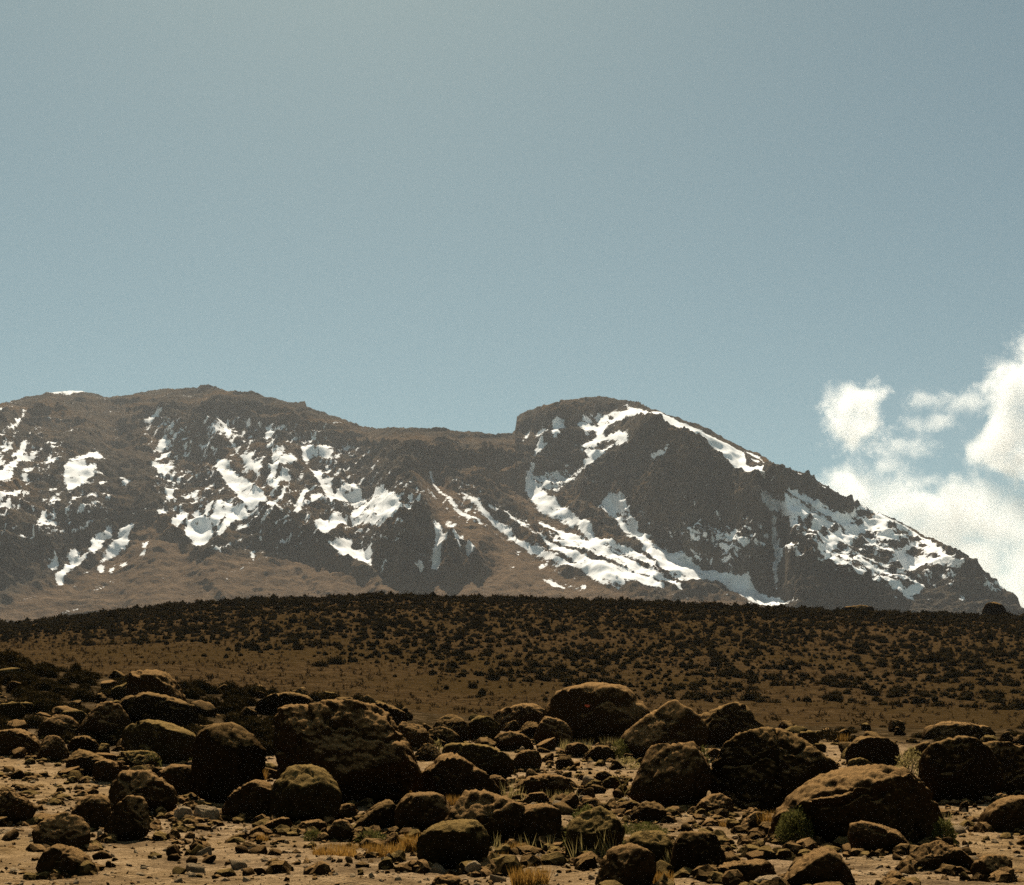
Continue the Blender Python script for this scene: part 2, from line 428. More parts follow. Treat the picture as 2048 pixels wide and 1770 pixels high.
# slope of the face in degrees, steep cliffs against open scree
SL = np.full(ROW.shape, 27.5)
SL = SL - 5.0 * np.clip((ROW - 1090) / 110, 0, 1)
def put_slope(poly, ang, soft=10):
    global SL
    m = np.clip(sdf(poly, PXM, ROW, 2 * soft + 4) / soft * 0.5 + 0.5, 0, 1)
    SL = SL * (1 - m) + ang * m
WALLS = [
 ([(1150, 1000), (1200, 935), (1262, 905), (1300, 845), (1340, 862), (1420, 915), (1500, 965), (1545, 960), (1562, 1010), (1560, 1060), (1550, 1130), (1530, 1180), (1480, 1165), (1380, 1130), (1290, 1090), (1215, 1012)], 62),
 ([(1560, 1115), (1640, 1135), (1700, 1165), (1790, 1195), (1800, 1232), (1590, 1232), (1550, 1190)], 60),
 ([(800, 1035), (850, 1020), (868, 1060), (866, 1120), (850, 1172), (780, 1165), (748, 1130), (740, 1095), (775, 1075)], 64),
 ([(884, 1110), (912, 1070), (918, 1165), (893, 1160)], 62), ([(930, 1100), (975, 1080), (990, 1150), (945, 1130)], 55),
 ([(0, 1035), (90, 1070), (180, 1030), (290, 1035), (230, 1085), (150, 1130), (90, 1160), (0, 1190), (-80, 1190), (-80, 1060)], 52),
 ([(395, 805), (470, 800), (610, 830), (720, 880), (860, 905), (1000, 925), (1065, 950), (1060, 985), (960, 960), (850, 935), (700, 905), (600, 880), (470, 870), (395, 850)], 45),
 ([(1034, 838), (1120, 806), (1250, 810), (1215, 830), (1150, 858), (1040, 872)], 62),
 ([(325, 860), (440, 850), (455, 930), (380, 920), (330, 900)], 52),
 ([(510, 1035), (590, 1030), (650, 1075), (640, 1105), (560, 1100), (515, 1070)], 52),
 ([(1075, 890), (1160, 880), (1165, 940), (1110, 965), (1070, 950)], 58),
 ([(1555, 945), (1640, 985), (1715, 1025), (1690, 1045), (1600, 1008), (1560, 985)], 56),
 ([(1850, 1120), (1940, 1140), (2000, 1195), (1900, 1200), (1830, 1180)], 45),
 ([(1045, 965), (1000, 930), (900, 935), (960, 985), (1040, 1000)], 40)]
for p_, a_ in WALLS: put_slope(p_, a_)
SCREE = [([(830, 945), (870, 950), (1000, 1060), (1130, 1150), (1250, 1185), (1330, 1230), (640, 1240), (760, 1170), (870, 1165), (980, 1150), (940, 1100), (880, 1060), (850, 1000)], 1.0),
 ([(-20, 1240), (60, 1190), (150, 1165), (240, 1120), (300, 1040), (400, 1120), (560, 1120), (640, 1110), (760, 1170), (830, 1235), (300, 1260), (-20, 1260)], 0.85),
 ([(455, 890), (470, 900), (560, 1000), (620, 1060), (585, 1050), (500, 970), (455, 915)], 0.9),
 ([(500, 820), (700, 870), (900, 880), (1030, 885), (1030, 900), (850, 900), (660, 890), (480, 830)], 0.5),
 ([(1000, 930), (1050, 960), (1060, 1010), (1180, 1100), (1060, 1040), (960, 960)], 0.8),
 ([(180, 800), (330, 800), (330, 870), (300, 960), (200, 900), (120, 870)], 0.2),
 ([(1330, 1200), (1480, 1200), (1560, 1240), (1300, 1240)], 1.0)]
scree = np.zeros(ROW.shape)
for p_, q_ in SCREE: scree = np.maximum(scree, q_ * np.clip(sdf(p_, PXM, ROW, 24) / 18 + 0.5, 0, 1))
nz2 = fbm(np.stack([PXM.ravel() * 0.02, ROW.ravel() * 0.035, PXM.ravel() * 0], 1), 4).reshape(ROW.shape)
SL = SL + 6 * nz2
bz = fbm(np.stack([PXM.ravel() * 0.011, (ROW + 0.05 * PXM).ravel() * 0.085, PXM.ravel() * 0 + 5], 1), 3, 0.6).reshape(ROW.shape)
band = np.clip(sdf([(-60, 790), (400, 760), (700, 800), (1040, 850), (1060, 965), (900, 960), (700, 915), (430, 880), (330, 900), (200, 860), (-60, 900)], PXM, ROW, 40) / 25 + 0.4, 0, 1)
SL = SL + bz * (16 + 60 * band)
SL = blur1(SL, 5, 1)
SL = np.clip(SL, 20.0, 68.0)
SLt = np.tan(np.radians(SL))
el = (EYE - ROW) / F
D = np.empty_like(ROW)
D[0] = 2700.0 + 160 * fbm(np.stack([mpx * 0.003, mpx * 0, mpx * 0], 1), 3)
for i in range(1, NG):
    dth = np.maximum(el[i] - el[i - 1], 0)
    D[i] = D[i - 1] + D[i - 1] * dth / np.maximum(0.5 * (SLt[i] + SLt[i - 1]) - el[i], 0.10)
D = blur1(blur1(D, 14, 1), 12, 1)
def ridge(line, h, wd):
    global D
    d_ = np.clip(wd + sdl([(x, y, 0) for x, y in line], PXM, ROW, wd + 2), 0, wd) / wd
    D = D - h * d_ * d_ * (3 - 2 * d_)
for L_, h_, w_ in [([(452, 890), (560, 1000), (625, 1070), (700, 1130), (800, 1205)], 55, 34), ([(440, 965), (500, 1045)], 35, 20),
                  ([(598, 930), (640, 990), (672, 1045)], 40, 20), ([(1545, 935), (1562, 1000), (1592, 1062)], 110, 34),
                  ([(826, 940), (868, 1050), (872, 1150)], 60, 26), ([(300, 1010), (420, 1130), (470, 1200)], 45, 34),
                  ([(1040, 875), (1046, 960)], 50, 20), ([(1230, 1010), (1300, 1110)], 50, 22), ([(400, 1150), (450, 1195)], 35, 22),
                  ([(600, 1140), (660, 1190)], 30, 20), ([(1590, 1075), (1640, 1125), (1720, 1180)], 60, 24),
                  ([(895, 1090), (900, 1170)], 40, 14), ([(940, 1080), (960, 1150)], 40, 18), ([(560, 900), (550, 960)], 30, 18)]:
    ridge(L_, h_, w_)
for L_, h_, w_ in [([(1060, 960), (1075, 1015), (1180, 1095), (1330, 1180)], -35, 30), ([(1525, 990), (1545, 1070), (1545, 1180)], -60, 26),
                  ([(1290, 1090), (1420, 1160), (1560, 1220)], -50, 30), ([(875, 1060), (872, 1150)], -30, 14), ([(860, 950), (920, 1030)], -20, 14)]:
    ridge(L_, h_, w_)
# keep what lies below the skyline
RV = BASE + tt[:, None] * (sk[None, :] - BASE)
fi_ = (RV - ROW[0, 0]) / (ROW[1, 0] - ROW[0, 0]); i0_ = np.clip(fi_.astype(int), 0, NG - 2); u_ = fi_ - i0_; jj_ = np.arange(len(mpx))[None, :]
def onto(A): return A[i0_, jj_] * (1 - u_) + A[i0_ + 1, jj_] * u_
D, SL, scree = onto(D), onto(SL), onto(scree)
ROW = RV; PXM = np.broadcast_to(mpx[None, :], ROW.shape).copy(); el = (EYE - ROW) / F
XB = (PXM - 1024) / F * D; ZB = CZ + el * D
PB = np.stack([XB.ravel(), D.ravel(), ZB.ravel()], 1)
steep = np.clip((SL - 26) / 30, 0, 1).ravel()
warp = 60 * np.stack([fbm(PB / 300.0, 2), fbm(PB / 300.0 + 50, 2), fbm(PB / 300.0 + 90, 2)], 1)
med = fbm((PB + warp) * np.array([1 / 190., 1 / 260., 1 / 240.]), 5, 0.58, ridged=True)
fine = fbm((PB + warp * 0.4) / 62.0, 5, 0.6, ridged=True)
strata = fbm(PB * np.array([1 / 160., 1 / 160., 1 / 26.]), 3)
sc_f = scree.ravel()
topfade = np.repeat(np.clip((1 - tt) * 14, 0.15, 1), len(mpx))
dm = (med * (54 + 34 * steep)) * (1 - 0.55 * sc_f) * topfade
NV = np.array([0.0, -0.62, 0.78])
PS = PB + dm[:, None] * np.array([0.0, -0.9, 0.25])
df = (fine * (22 + 10 * steep) + strata * (12 + 14 * steep)) * (1 - 0.72 * sc_f) * np.maximum(topfade, 0.4)
PR = PS + df[:, None] * NV
# snow: traced fields, each with how solid it is
SNOW = [
 ([(95, 789), (120, 783), (160, 782), (174, 786), (148, 788), (140, 793), (130, 789)], 1), ([(0, 825), (27, 815), (29, 817), (0, 829)], 1),
 ([(15, 872), (30, 860), (50, 849), (50, 854), (25, 869)], 1), ([(50, 850), (68, 824), (70, 826), (56, 848)], .7),
 ([(5, 918), (32, 897), (32, 905), (8, 926), (-5, 934), (-5, 922)], 1), ([(40, 912), (60, 898), (66, 908), (50, 922), (30, 931), (33, 922)], 1),
 ([(63, 921), (61, 931), (42, 947), (36, 966), (10, 981), (-10, 988), (-10, 966), (15, 958), (30, 943), (45, 929)], .95),
 ([(-5, 942), (20, 930), (12, 945), (-5, 954)], .9), ([(50, 972), (60, 953), (74, 958), (66, 971), (52, 976)], .75), ([(79, 965), (88, 957), (88, 964)], .9),
 ([(100, 938), (107, 922), (111, 934), (123, 934), (119, 943), (103, 949)], .85),
 ([(139, 957), (145, 940), (160, 930), (172, 921), (180, 912), (196, 912), (206, 920), (213, 929), (205, 931), (190, 928), (177, 934), (182, 946), (186, 949), (199, 945), (196, 966), (186, 973), (175, 985), (152, 996), (143, 995), (136, 978)], 1),
 ([(-5, 1016), (25, 1004), (50, 993), (56, 999), (35, 1009), (-5, 1022)], .8), ([(-5, 1030), (30, 1014), (34, 1022), (-5, 1036)], .8),
 ([(160, 1000), (178, 992), (172, 1000)], .9), ([(184, 1014), (198, 1005), (192, 1014)], .9), ([(250, 975), (264, 977), (258, 985)], .9),
 ([(320, 897), (338, 884), (336, 892), (345, 896), (335, 906), (321, 917)], 1), ([(324, 927), (346, 909), (343, 921), (328, 929)], 1),
 ([(333, 942), (357, 925), (351, 938), (340, 946)], 1), ([(306, 940), (318, 937), (330, 947), (344, 954), (336, 964), (325, 963), (319, 952)], .9),
 ([(337, 948), (365, 944), (350, 956), (332, 972)], 1), ([(366, 893), (372, 887), (380, 888), (378, 895)], .9),
 ([(338, 991), (366, 987), (352, 1000), (353, 1010), (343, 1016)], .85), ([(389, 1001), (400, 996), (400, 1013), (391, 1013)], 1),
 ([(304, 857), (312, 847), (329, 836), (323, 848), (309, 860)], .7), ([(436, 851), (450, 857), (464, 865), (459, 870), (467, 881), (462, 888), (455, 878), (451, 868), (440, 858)], 1),
 ([(462, 893), (470, 892), (475, 907), (490, 904), (478, 915), (486, 922), (480, 920), (468, 903)], 1),
 ([(483, 921), (498, 914), (512, 916), (506, 930), (511, 934), (523, 934), (529, 945), (520, 952), (522, 962), (502, 943)], 1),
 ([(494, 866), (508, 859), (506, 870), (500, 874)], 1), ([(499, 913), (508, 890), (513, 887), (505, 902)], 1),
 ([(534, 868), (545, 857), (551, 862), (541, 874), (551, 874), (546, 886), (537, 896), (532, 890)], 1), ([(538, 907), (551, 889), (551, 900), (535, 909)], 1),
 ([(549, 915), (573, 911), (573, 918), (560, 931), (585, 922), (599, 930), (593, 938), (575, 943), (560, 956), (548, 971), (538, 975), (544, 960), (548, 945)], 1),
 ([(606, 908), (629, 905), (633, 920), (622, 926), (615, 941), (608, 930)], 1), ([(632, 922), (648, 904), (669, 906), (669, 921), (660, 928), (640, 923)], .72),
 ([(623, 953), (640, 944), (645, 952), (663, 944), (663, 951), (645, 970), (652, 970), (669, 971), (666, 985), (669, 995), (674, 1015), (668, 1026), (655, 1006), (640, 976)], 1),
 ([(437, 935), (455, 931), (466, 945), (455, 951), (448, 963), (439, 956)], .95),
 ([(446, 963), (465, 949), (475, 960), (482, 966), (495, 967), (517, 978), (511, 988), (500, 994), (531, 994), (537, 1010), (525, 1020), (510, 1036), (494, 1028), (480, 1005), (460, 985)], 1),
 ([(404, 906), (422, 907), (430, 915), (415, 918)], 1), ([(430, 918), (444, 914), (435, 929)], .9), ([(534, 1015), (553, 1011), (557, 1022), (540, 1029)], 1),
 ([(624, 1005), (640, 999), (651, 1010), (640, 1021), (629, 1026)], 1), ([(541, 977), (561, 971), (557, 989), (547, 986)], .9), ([(559, 971), (572, 957), (587, 970), (575, 977)], .8),
 ([(560, 1003), (575, 984), (578, 990), (566, 1008)], .8), ([(592, 1034), (604, 1004), (615, 983), (622, 994), (612, 1016), (600, 1037)], .95),
 ([(671, 1000), (690, 984), (710, 977), (717, 990), (735, 1010), (745, 1005), (752, 987), (768, 989), (791, 1004), (802, 1020), (807, 1035), (796, 1051), (785, 1056), (770, 1072), (740, 1066), (710, 1072), (704, 1045), (715, 1020), (700, 1014), (690, 1012), (672, 1012)], .74),
 ([(411, 1042), (420, 1019), (437, 1019), (431, 1031), (420, 1047)], .9), ([(424, 1057), (440, 1029), (448, 1009), (453, 1035), (456, 1050), (440, 1067)], .9),
 ([(455, 1031), (473, 1021), (471, 1040), (459, 1057)], 1), ([(474, 1036), (496, 1029), (502, 1045), (490, 1056), (470, 1061), (450, 1081), (435, 1085), (445, 1069)], .95),
 ([(354, 1056), (365, 1031), (382, 1039), (376, 1056), (362, 1070), (351, 1061)], .95), ([(389, 1055), (397, 1034), (410, 1044), (427, 1059), (427, 1081), (400, 1107), (389, 1096), (379, 1086), (374, 1074), (385, 1060)], .95),
 ([(83, 1047), (91, 1036), (103, 1034), (96, 1045), (108, 1044), (120, 1029), (113, 1045), (109, 1060), (95, 1067), (84, 1071), (79, 1062)], .85),
 ([(194, 1091), (205, 1079), (218, 1085), (219, 1071), (231, 1069), (229, 1090), (215, 1111), (208, 1117), (200, 1124), (189, 1120)], .9),
 ([(203, 1145), (225, 1114), (245, 1084), (260, 1064), (278, 1058), (263, 1082), (261, 1099), (240, 1116), (220, 1131), (208, 1145), (213, 1153), (206, 1154)], 1),
 ([(119, 1180), (125, 1164), (140, 1154), (150, 1144), (151, 1129), (160, 1117), (166, 1124), (160, 1134), (175, 1131), (190, 1126), (180, 1136), (165, 1146), (150, 1156), (135, 1171), (131, 1181)], .97),
 ([(108, 1152), (120, 1141), (128, 1137), (126, 1151), (114, 1157)], .9), ([(287, 1091), (299, 1086), (298, 1106), (289, 1109)], 1), ([(286, 1116), (295, 1111), (293, 1122), (286, 1121)], 1),
 ([(224, 1152), (234, 1142), (229, 1153)], 1), ([(247, 1137), (257, 1131), (252, 1138)], 1), ([(-5, 1064), (19, 1054), (11, 1063), (-5, 1070)], 1), ([(-5, 1115), (16, 1105), (6, 1117), (-5, 1121)], 1),
 ([(321, 1028), (331, 1029), (336, 1037), (324, 1037)], .9), ([(634, 1066), (660, 1049), (670, 1039), (686, 1044), (697, 1060), (680, 1067), (675, 1077), (660, 1087), (649, 1090), (639, 1079)], .82),
 ([(659, 1100), (690, 1094), (709, 1099), (704, 1111), (730, 1114), (747, 1109), (745, 1125), (747, 1145), (735, 1141), (715, 1129), (690, 1127), (674, 1116)], .92),
 ([(528, 1062), (546, 1051), (540, 1063)], .9), ([(567, 1041), (583, 1033), (575, 1041)], 1), ([(761, 1153), (776, 1147), (768, 1155)], 1), ([(834, 1149), (845, 1144), (851, 1155), (843, 1159)], 1),
 ([(871, 1064), (880, 1069), (886, 1085), (893, 1089), (889, 1100), (884, 1116), (879, 1151), (864, 1148), (867, 1125), (872, 1110), (873, 1090)], .95),
 ([(503, 1117), (513, 1109), (509, 1127)], .8), ([(812, 1028), (826, 1008), (823, 1037)], .6),
 ([(1154, 862), (1165, 854), (1181, 849), (1183, 862), (1195, 868), (1190, 847), (1198, 844), (1205, 849), (1225, 834), (1236, 823), (1233, 837), (1245, 834), (1255, 828), (1250, 818), (1240, 823), (1254, 811), (1257, 819), (1270, 826), (1284, 826), (1300, 829), (1291, 841), (1275, 839), (1255, 846), (1230, 856), (1211, 869), (1206, 881), (1195, 891), (1185, 880), (1172, 886), (1159, 875)], .97),
 ([(1163, 908), (1190, 894), (1195, 884), (1210, 891), (1230, 881), (1252, 879), (1254, 895), (1249, 907), (1230, 902), (1225, 896), (1205, 896), (1185, 911), (1164, 914)], .97),
 ([(1164, 919), (1185, 917), (1189, 921), (1205, 911), (1224, 904), (1206, 921), (1185, 936), (1169, 949), (1164, 940), (1175, 930)], .97),
 ([(1104, 864), (1112, 861), (1129, 857), (1128, 871), (1116, 880), (1119, 886), (1107, 900), (1104, 885)], .95), ([(1074, 880), (1088, 867), (1093, 880), (1080, 891), (1071, 894)], .95),
 ([(1043, 889), (1058, 876), (1056, 886), (1046, 892)], .95), ([(1068, 924), (1075, 904), (1084, 894), (1086, 910), (1097, 907), (1080, 921), (1069, 929)], .9),
 ([(1302, 828), (1320, 829), (1360, 850), (1400, 868), (1440, 890), (1486, 914), (1489, 935), (1500, 946), (1522, 949), (1516, 960), (1522, 975), (1500, 966), (1488, 956), (1480, 944), (1460, 936), (1430, 913), (1400, 901), (1370, 883), (1358, 871), (1340, 859), (1325, 849)], 2),
 ([(1487, 906), (1500, 911), (1524, 925), (1527, 932), (1505, 921)], .9), ([(1494, 919), (1514, 928), (1522, 940), (1500, 928)], .7),
 ([(1067, 949), (1053, 965), (1050, 985), (1059, 1006), (1080, 1031), (1110, 1046), (1140, 1063), (1165, 1081), (1184, 1097), (1174, 1072), (1162, 1055), (1141, 1044), (1131, 1029), (1116, 1021), (1106, 1011), (1094, 1005), (1091, 996), (1076, 987), (1066, 975), (1065, 962)], 1),
 ([(1097, 1079), (1120, 1084), (1141, 1099), (1163, 1116), (1130, 1111), (1104, 1101)], .75), ([(1194, 1027), (1219, 1031), (1229, 1038), (1236, 1050), (1256, 1070), (1270, 1090), (1254, 1083), (1234, 1064), (1219, 1046), (1204, 1036)], .95),
 ([(1224, 1106), (1245, 1109), (1259, 1114), (1271, 1116), (1282, 1120), (1297, 1135), (1307, 1145), (1314, 1162), (1295, 1148), (1280, 1141), (1260, 1134), (1244, 1131), (1242, 1120)], .85),
 ([(934, 1117), (951, 1114), (946, 1131), (937, 1133)], .85), ([(1028, 1107), (1044, 1107), (1036, 1113)], 1), ([(1084, 1166), (1110, 1171), (1127, 1181), (1105, 1178)], .9),
 ([(888, 1049), (905, 1051), (917, 1054), (908, 1063), (892, 1059)], .75), ([(1016, 1138), (1027, 1142), (1022, 1145)], 1), ([(1163, 1178), (1170, 1175), (1170, 1182)], 1),
 # snow lying in the shade of the wall
 ([(1280, 1080), (1300, 1110), (1340, 1125), (1380, 1140), (1440, 1164), (1490, 1169), (1520, 1194), (1545, 1208), (1590, 1226), (1540, 1224), (1500, 1211), (1470, 1196), (1440, 1177), (1400, 1174), (1360, 1181), (1330, 1166), (1310, 1141), (1290, 1116)], .93),
 ([(1195, 1028), (1215, 1012), (1246, 1009), (1251, 1035), (1262, 1050), (1277, 1075), (1300, 1112), (1285, 1112), (1268, 1086), (1240, 1048), (1225, 1033)], .85),
 ([(1152, 1050), (1175, 1060), (1192, 1085), (1228, 1105), (1250, 1128), (1300, 1165), (1260, 1150), (1205, 1116), (1185, 1098), (1170, 1075)], .85),
 ([(1514, 1010), (1525, 1004), (1536, 1025), (1560, 1028), (1564, 1005), (1582, 1022), (1592, 1045), (1594, 1067), (1575, 1063), (1560, 1051), (1540, 1046), (1517, 1035)], .95),
 ([(1372, 1086), (1400, 1063), (1430, 1058), (1480, 1058), (1513, 1080), (1533, 1110), (1490, 1112), (1450, 1142), (1430, 1111), (1378, 1106)], .47),
 ([(1068, 970), (1110, 959), (1150, 954), (1173, 943), (1157, 966), (1130, 986), (1110, 997), (1083, 986)], .52),
 ([(1440, 1105), (1475, 1110), (1460, 1150), (1440, 1140)], .5), ([(1300, 925), (1330, 918), (1330, 932), (1310, 935)], .45),
 # the long slope on the far shoulder
 ([(1562, 994), (1600, 1011), (1635, 1029), (1660, 1042), (1690, 1047), (1705, 1039), (1720, 1024), (1745, 1034), (1760, 1039), (1790, 1054), (1812, 1064), (1832, 1085), (1857, 1104), (1872, 1114), (1888, 1125), (1894, 1141), (1870, 1152), (1840, 1142), (1800, 1162), (1780, 1163), (1760, 1152), (1730, 1142), (1700, 1127), (1680, 1112), (1655, 1117), (1638, 1106), (1630, 1096), (1621, 1080), (1604, 1066), (1594, 1050), (1579, 1020)], .93),
 ([(1758, 1174), (1790, 1184), (1800, 1197), (1838, 1189), (1828, 1200), (1812, 1205), (1828, 1216), (1800, 1210), (1788, 1196)], .92), ([(1700, 1136), (1740, 1148), (1770, 1162), (1805, 1180), (1770, 1182), (1738, 1167)], .62),
 ([(1558, 1116), (1575, 1107), (1586, 1119), (1594, 1131), (1570, 1127)], .75), ([(1908, 1203), (1927, 1209), (1915, 1212)], 1), ([(1880, 1140), (1910, 1146), (1908, 1156), (1885, 1154)], .6), ([(1960, 1180), (2005, 1190), (2000, 1196), (1965, 1192)], .45),
 ([(1640, 1122), (1690, 1118), (1720, 1140), (1690, 1150), (1660, 1138)], .6)]
LINES = [
 ([(925, 995, 1.5), (945, 1010, 4), (965, 1030, 4.5), (990, 1055, 3.5), (1030, 1085, 4.5), (1060, 1108, 5), (1100, 1125, 5.5), (1140, 1143, 5), (1175, 1155, 6), (1210, 1170, 8), (1242, 1178, 5)], 1),
 ([(1067, 1043, 1.5), (1090, 1060, 5), (1120, 1078, 7), (1150, 1095, 10), (1190, 1110, 10), (1230, 1132, 8.5), (1270, 1152, 6.5), (1310, 1170, 6), (1357, 1189, 2)], 1),
 ([(1070, 1080, 1.5), (1090, 1095, 3.5), (1110, 1110, 5), (1140, 1125, 6), (1170, 1140, 9), (1210, 1150, 11), (1250, 1165, 10), (1300, 1180, 6), (1322, 1188, 2)], .95),
 ([(862, 955, 1.5), (868, 975, 2), (880, 990, 2.5), (900, 1003, 3), (910, 1020, 2.5), (925, 1033, 2), (950, 1042, 2), (962, 1050, 1)], .85),
 ([(1010, 1040, 1), (1030, 1055, 2.2), (1055, 1075, 2.2), (1082, 1096, 1)], .9), ([(978, 1028, 2), (992, 1034, 3), (997, 1037, 1)], .9), ([(912, 1085, 2), (916, 1105, 2.5), (920, 1112, 1)], .9), ([(926, 1082, 1.5), (920, 1095, 1.5)], .9),
 ([(1540, 1062, 3), (1545, 1100, 4.5), (1550, 1120, 9), (1548, 1140, 6), (1541, 1160, 4.5), (1546, 1180, 2.5)], .9), ([(1518, 962, 1), (1525, 1005, 1.5)], .8), ([(1532, 985, 1), (1537, 1022, 1.2)], .6),
 ([(1650, 1127, 2), (1680, 1145, 3), (1705, 1165, 3), (1735, 1180, 3), (1747, 1183, 1.5)], .95), ([(1594, 952, 1.5), (1615, 966, 2.5), (1640, 978, 2.5), (1662, 993, 2)], .85),
 ([(1690, 1006, 2), (1720, 1020, 4), (1755, 1034, 4), (1790, 1049, 4), (1812, 1068, 5), (1847, 1090, 6), (1864, 1108, 3)], .9), ([(1618, 1130, 2), (1647, 1132, 2.5)], .7), ([(1590, 1075, 1), (1610, 1090, 2), (1622, 1101, 1)], .85),
 ([(1088, 868, 1), (1075, 905, 1)], .4), ([(855, 985, 1), (872, 1001, 1)], .8), ([(1080, 1140, 1), (1100, 1128, 1)], .5), ([(1675, 1000, 1.5), (1712, 1020, 2.5)], .8)]
HOLES = [(1723, 1047, 19, 10), (1708, 1062, 13, 6), (1733, 1084, 19, 12), (1611, 1060, 8, 12), (1638, 1082, 13, 9), (1661, 1074, 8, 6), (1676, 1110, 11, 7),
 (1708, 1107, 17, 14), (1728, 1122, 17, 14), (1756, 1132, 19, 15), (1776, 1068, 13, 8), (1786, 1105, 22, 9), (1823, 1120, 15, 9), (1696, 1130, 10, 8),
 (1703, 1150, 13, 9), (1783, 1152, 15, 13), (1795, 1080, 18, 8), (1818, 1092, 18, 8), (1840, 1105, 14, 6), (1151, 1066, 7, 6), (1105, 1087, 5, 3), (1860, 1130, 12, 5), (1220, 848, 6, 4), (1183, 880, 9, 4), (1760, 1098, 14, 6)]
ang1, ang2 = math.radians(-42), math.radians(30)
k_ = np.clip((PXM - 850) / 250, 0, 1)
def streak(an):
    ca, sa = math.cos(an), math.sin(an)
    U = PXM * ca + ROW * sa; Vv = -PXM * sa + ROW * ca
    return fbm(np.stack([U.ravel() / 34, Vv.ravel() / 8.0, U.ravel() * 0 + an], 1), 4, 0.6).reshape(ROW.shape)
st = streak(ang1) * (1 - k_) + streak(ang2) * k_
n_s = fbm(np.stack([PXM.ravel() / 7.0, ROW.ravel() / 5.0, PXM.ravel() * 0 + 9], 1), 3).reshape(ROW.shape)
FS = np.full(ROW.shape, -1.0)
def add_snow(sd, q):
    global FS
    v = np.clip((sd + 0.3) / 4.6 + np.where(sd > -6, 0.35 * n_s + 0.35 * st, 0), -1, 0.66) if q < 1.5 else np.clip((sd + 1.0) / 1.3 + 0.1 * n_s, -1, 2.5)
    if q < 0.99:
        v = np.minimum(v, (q - 0.5) * 2.4 + st * 1.9 + n_s * 0.6)
    FS = np.maximum(FS, v)
for p_, q_ in SNOW: add_snow(sdf(p_, PXM, ROW, 8), q_)
for p_, q_ in LINES: add_snow(sdl(p_, PXM, ROW, 14), q_)
# thin flecks caught on ledges of the snowy half of the face
for poly, lim in [([(-20, 880), (100, 880), (220, 980), (220, 1060), (-20, 1120)], .27), ([(300, 860), (560, 860), (700, 900), (860, 1000), (800, 1110), (420, 1110), (330, 1020)], .26),
                  ([(870, 960), (1000, 1020), (1150, 1120), (960, 1060), (900, 1030)], .32), ([(1560, 1060), (1900, 1140), (1900, 1190), (1700, 1180)], .24), ([(1280, 1040), (1530, 1060), (1540, 1180), (1400, 1150), (1300, 1100)], .36)]:
    m_ = np.clip(sdf(poly, PXM, ROW, 20) / 12, -1, 1)
    FS = np.maximum(FS, np.minimum(m_, (st - lim) * 3.0 + n_s * 0.5))
for hx, hy, rx, ry in HOLES:
    rr = np.hypot((PXM - hx) / rx, (ROW - hy) / ry)
    FS = np.minimum(FS, (rr - 1) * 1.6 + n_s * 0.7 + 0.1)
FS = FS + 0.25 * n_s * (FS > -0.9)
sm_ = lambda A: blur1(blur1(A.reshape(ROW.shape), 4, 0), 4, 1).ravel()
PSS = PB + sm_(dm)[:, None] * np.array([0.0, -0.9, 0.25]) + sm_(df)[:, None] * NV
ws_ = np.clip(FS.ravel() * 1.3 + 0.35, 0, 0.85)[:, None]
PR = PR * (1 - ws_) + PSS * ws_
# over the crest and down the far side
NC = len(mpx)
top = PR.reshape(NR, -1, 3)[-1]
back = []
for dd, dz in ((60, -4), (220, -70), (520, -360), (950, -1150)):
    q = top.copy(); k = 1 + dd / np.maximum(q[:, 1], 1); q[:, 0] *= k; q[:, 1] *= k; q[:, 2] = np.maximum(q[:, 2] + dz, -40); back.append(q)
VM = np.concatenate([PR] + back)
A_SCR = np.concatenate([sc_f, np.zeros(len(back) * NC)])
A_SNW = np.concatenate([FS.ravel() * 0.75 + 0.5, np.full(len(back) * NC, -1.0)])
quads = grid_faces(NR + len(back), NC)
fsx = np.concatenate([FS.ravel(), np.full(len(back) * NC, -1.0)])
isn = (fsx[quads].mean(1) > 0.0) & (mpx[quads[:, 0] % NC] > -60) & (mpx[quads[:, 0] % NC] < 2056)
def surface(name, q, parent=None):
    u, inv = np.unique(q.ravel(), return_inverse=True)
    me = mesh_from(name, VM[u], inv.reshape(-1, 4)); attr(me, 'scree', A_SCR[u]); attr(me, 'snow', A_SNW[u])
    return link(name, me, M_ROCK, parent)
# connected snow fields
par = {}
def find(x):
    while par[x] != x:
        par[x] = par[par[x]]; x = par[x]
    return x
qs = quads[isn]
for q in qs.tolist():
    for v_ in q: par.setdefault(v_, v_)
    r0 = find(q[0])
    for v_ in q[1:]:
        r1 = find(v_)
        if r1 != r0: par[r1] = r0
groups = {}
for q in qs.tolist(): groups.setdefault(find(q[0]), []).append(q)
order = sorted(groups.values(), key=len, reverse=True)
fields = [g for g in order if len(g) >= 25][:150]
stray = [q for g in order[len(fields):] for q in g]
mountain = surface('mountain', np.concatenate([quads[~isn], np.array(stray, dtype=int).reshape(-1, 4)]))
tag(mountain, 'broad dark volcanic mountain streaked with snow beyond the hill', kind='structure')
for g in fields: tag(surface('snow_patch', np.array(g), mountain), 'white snow lying on the dark rock')
print('snow fields', len(fields), 'of', len(order))

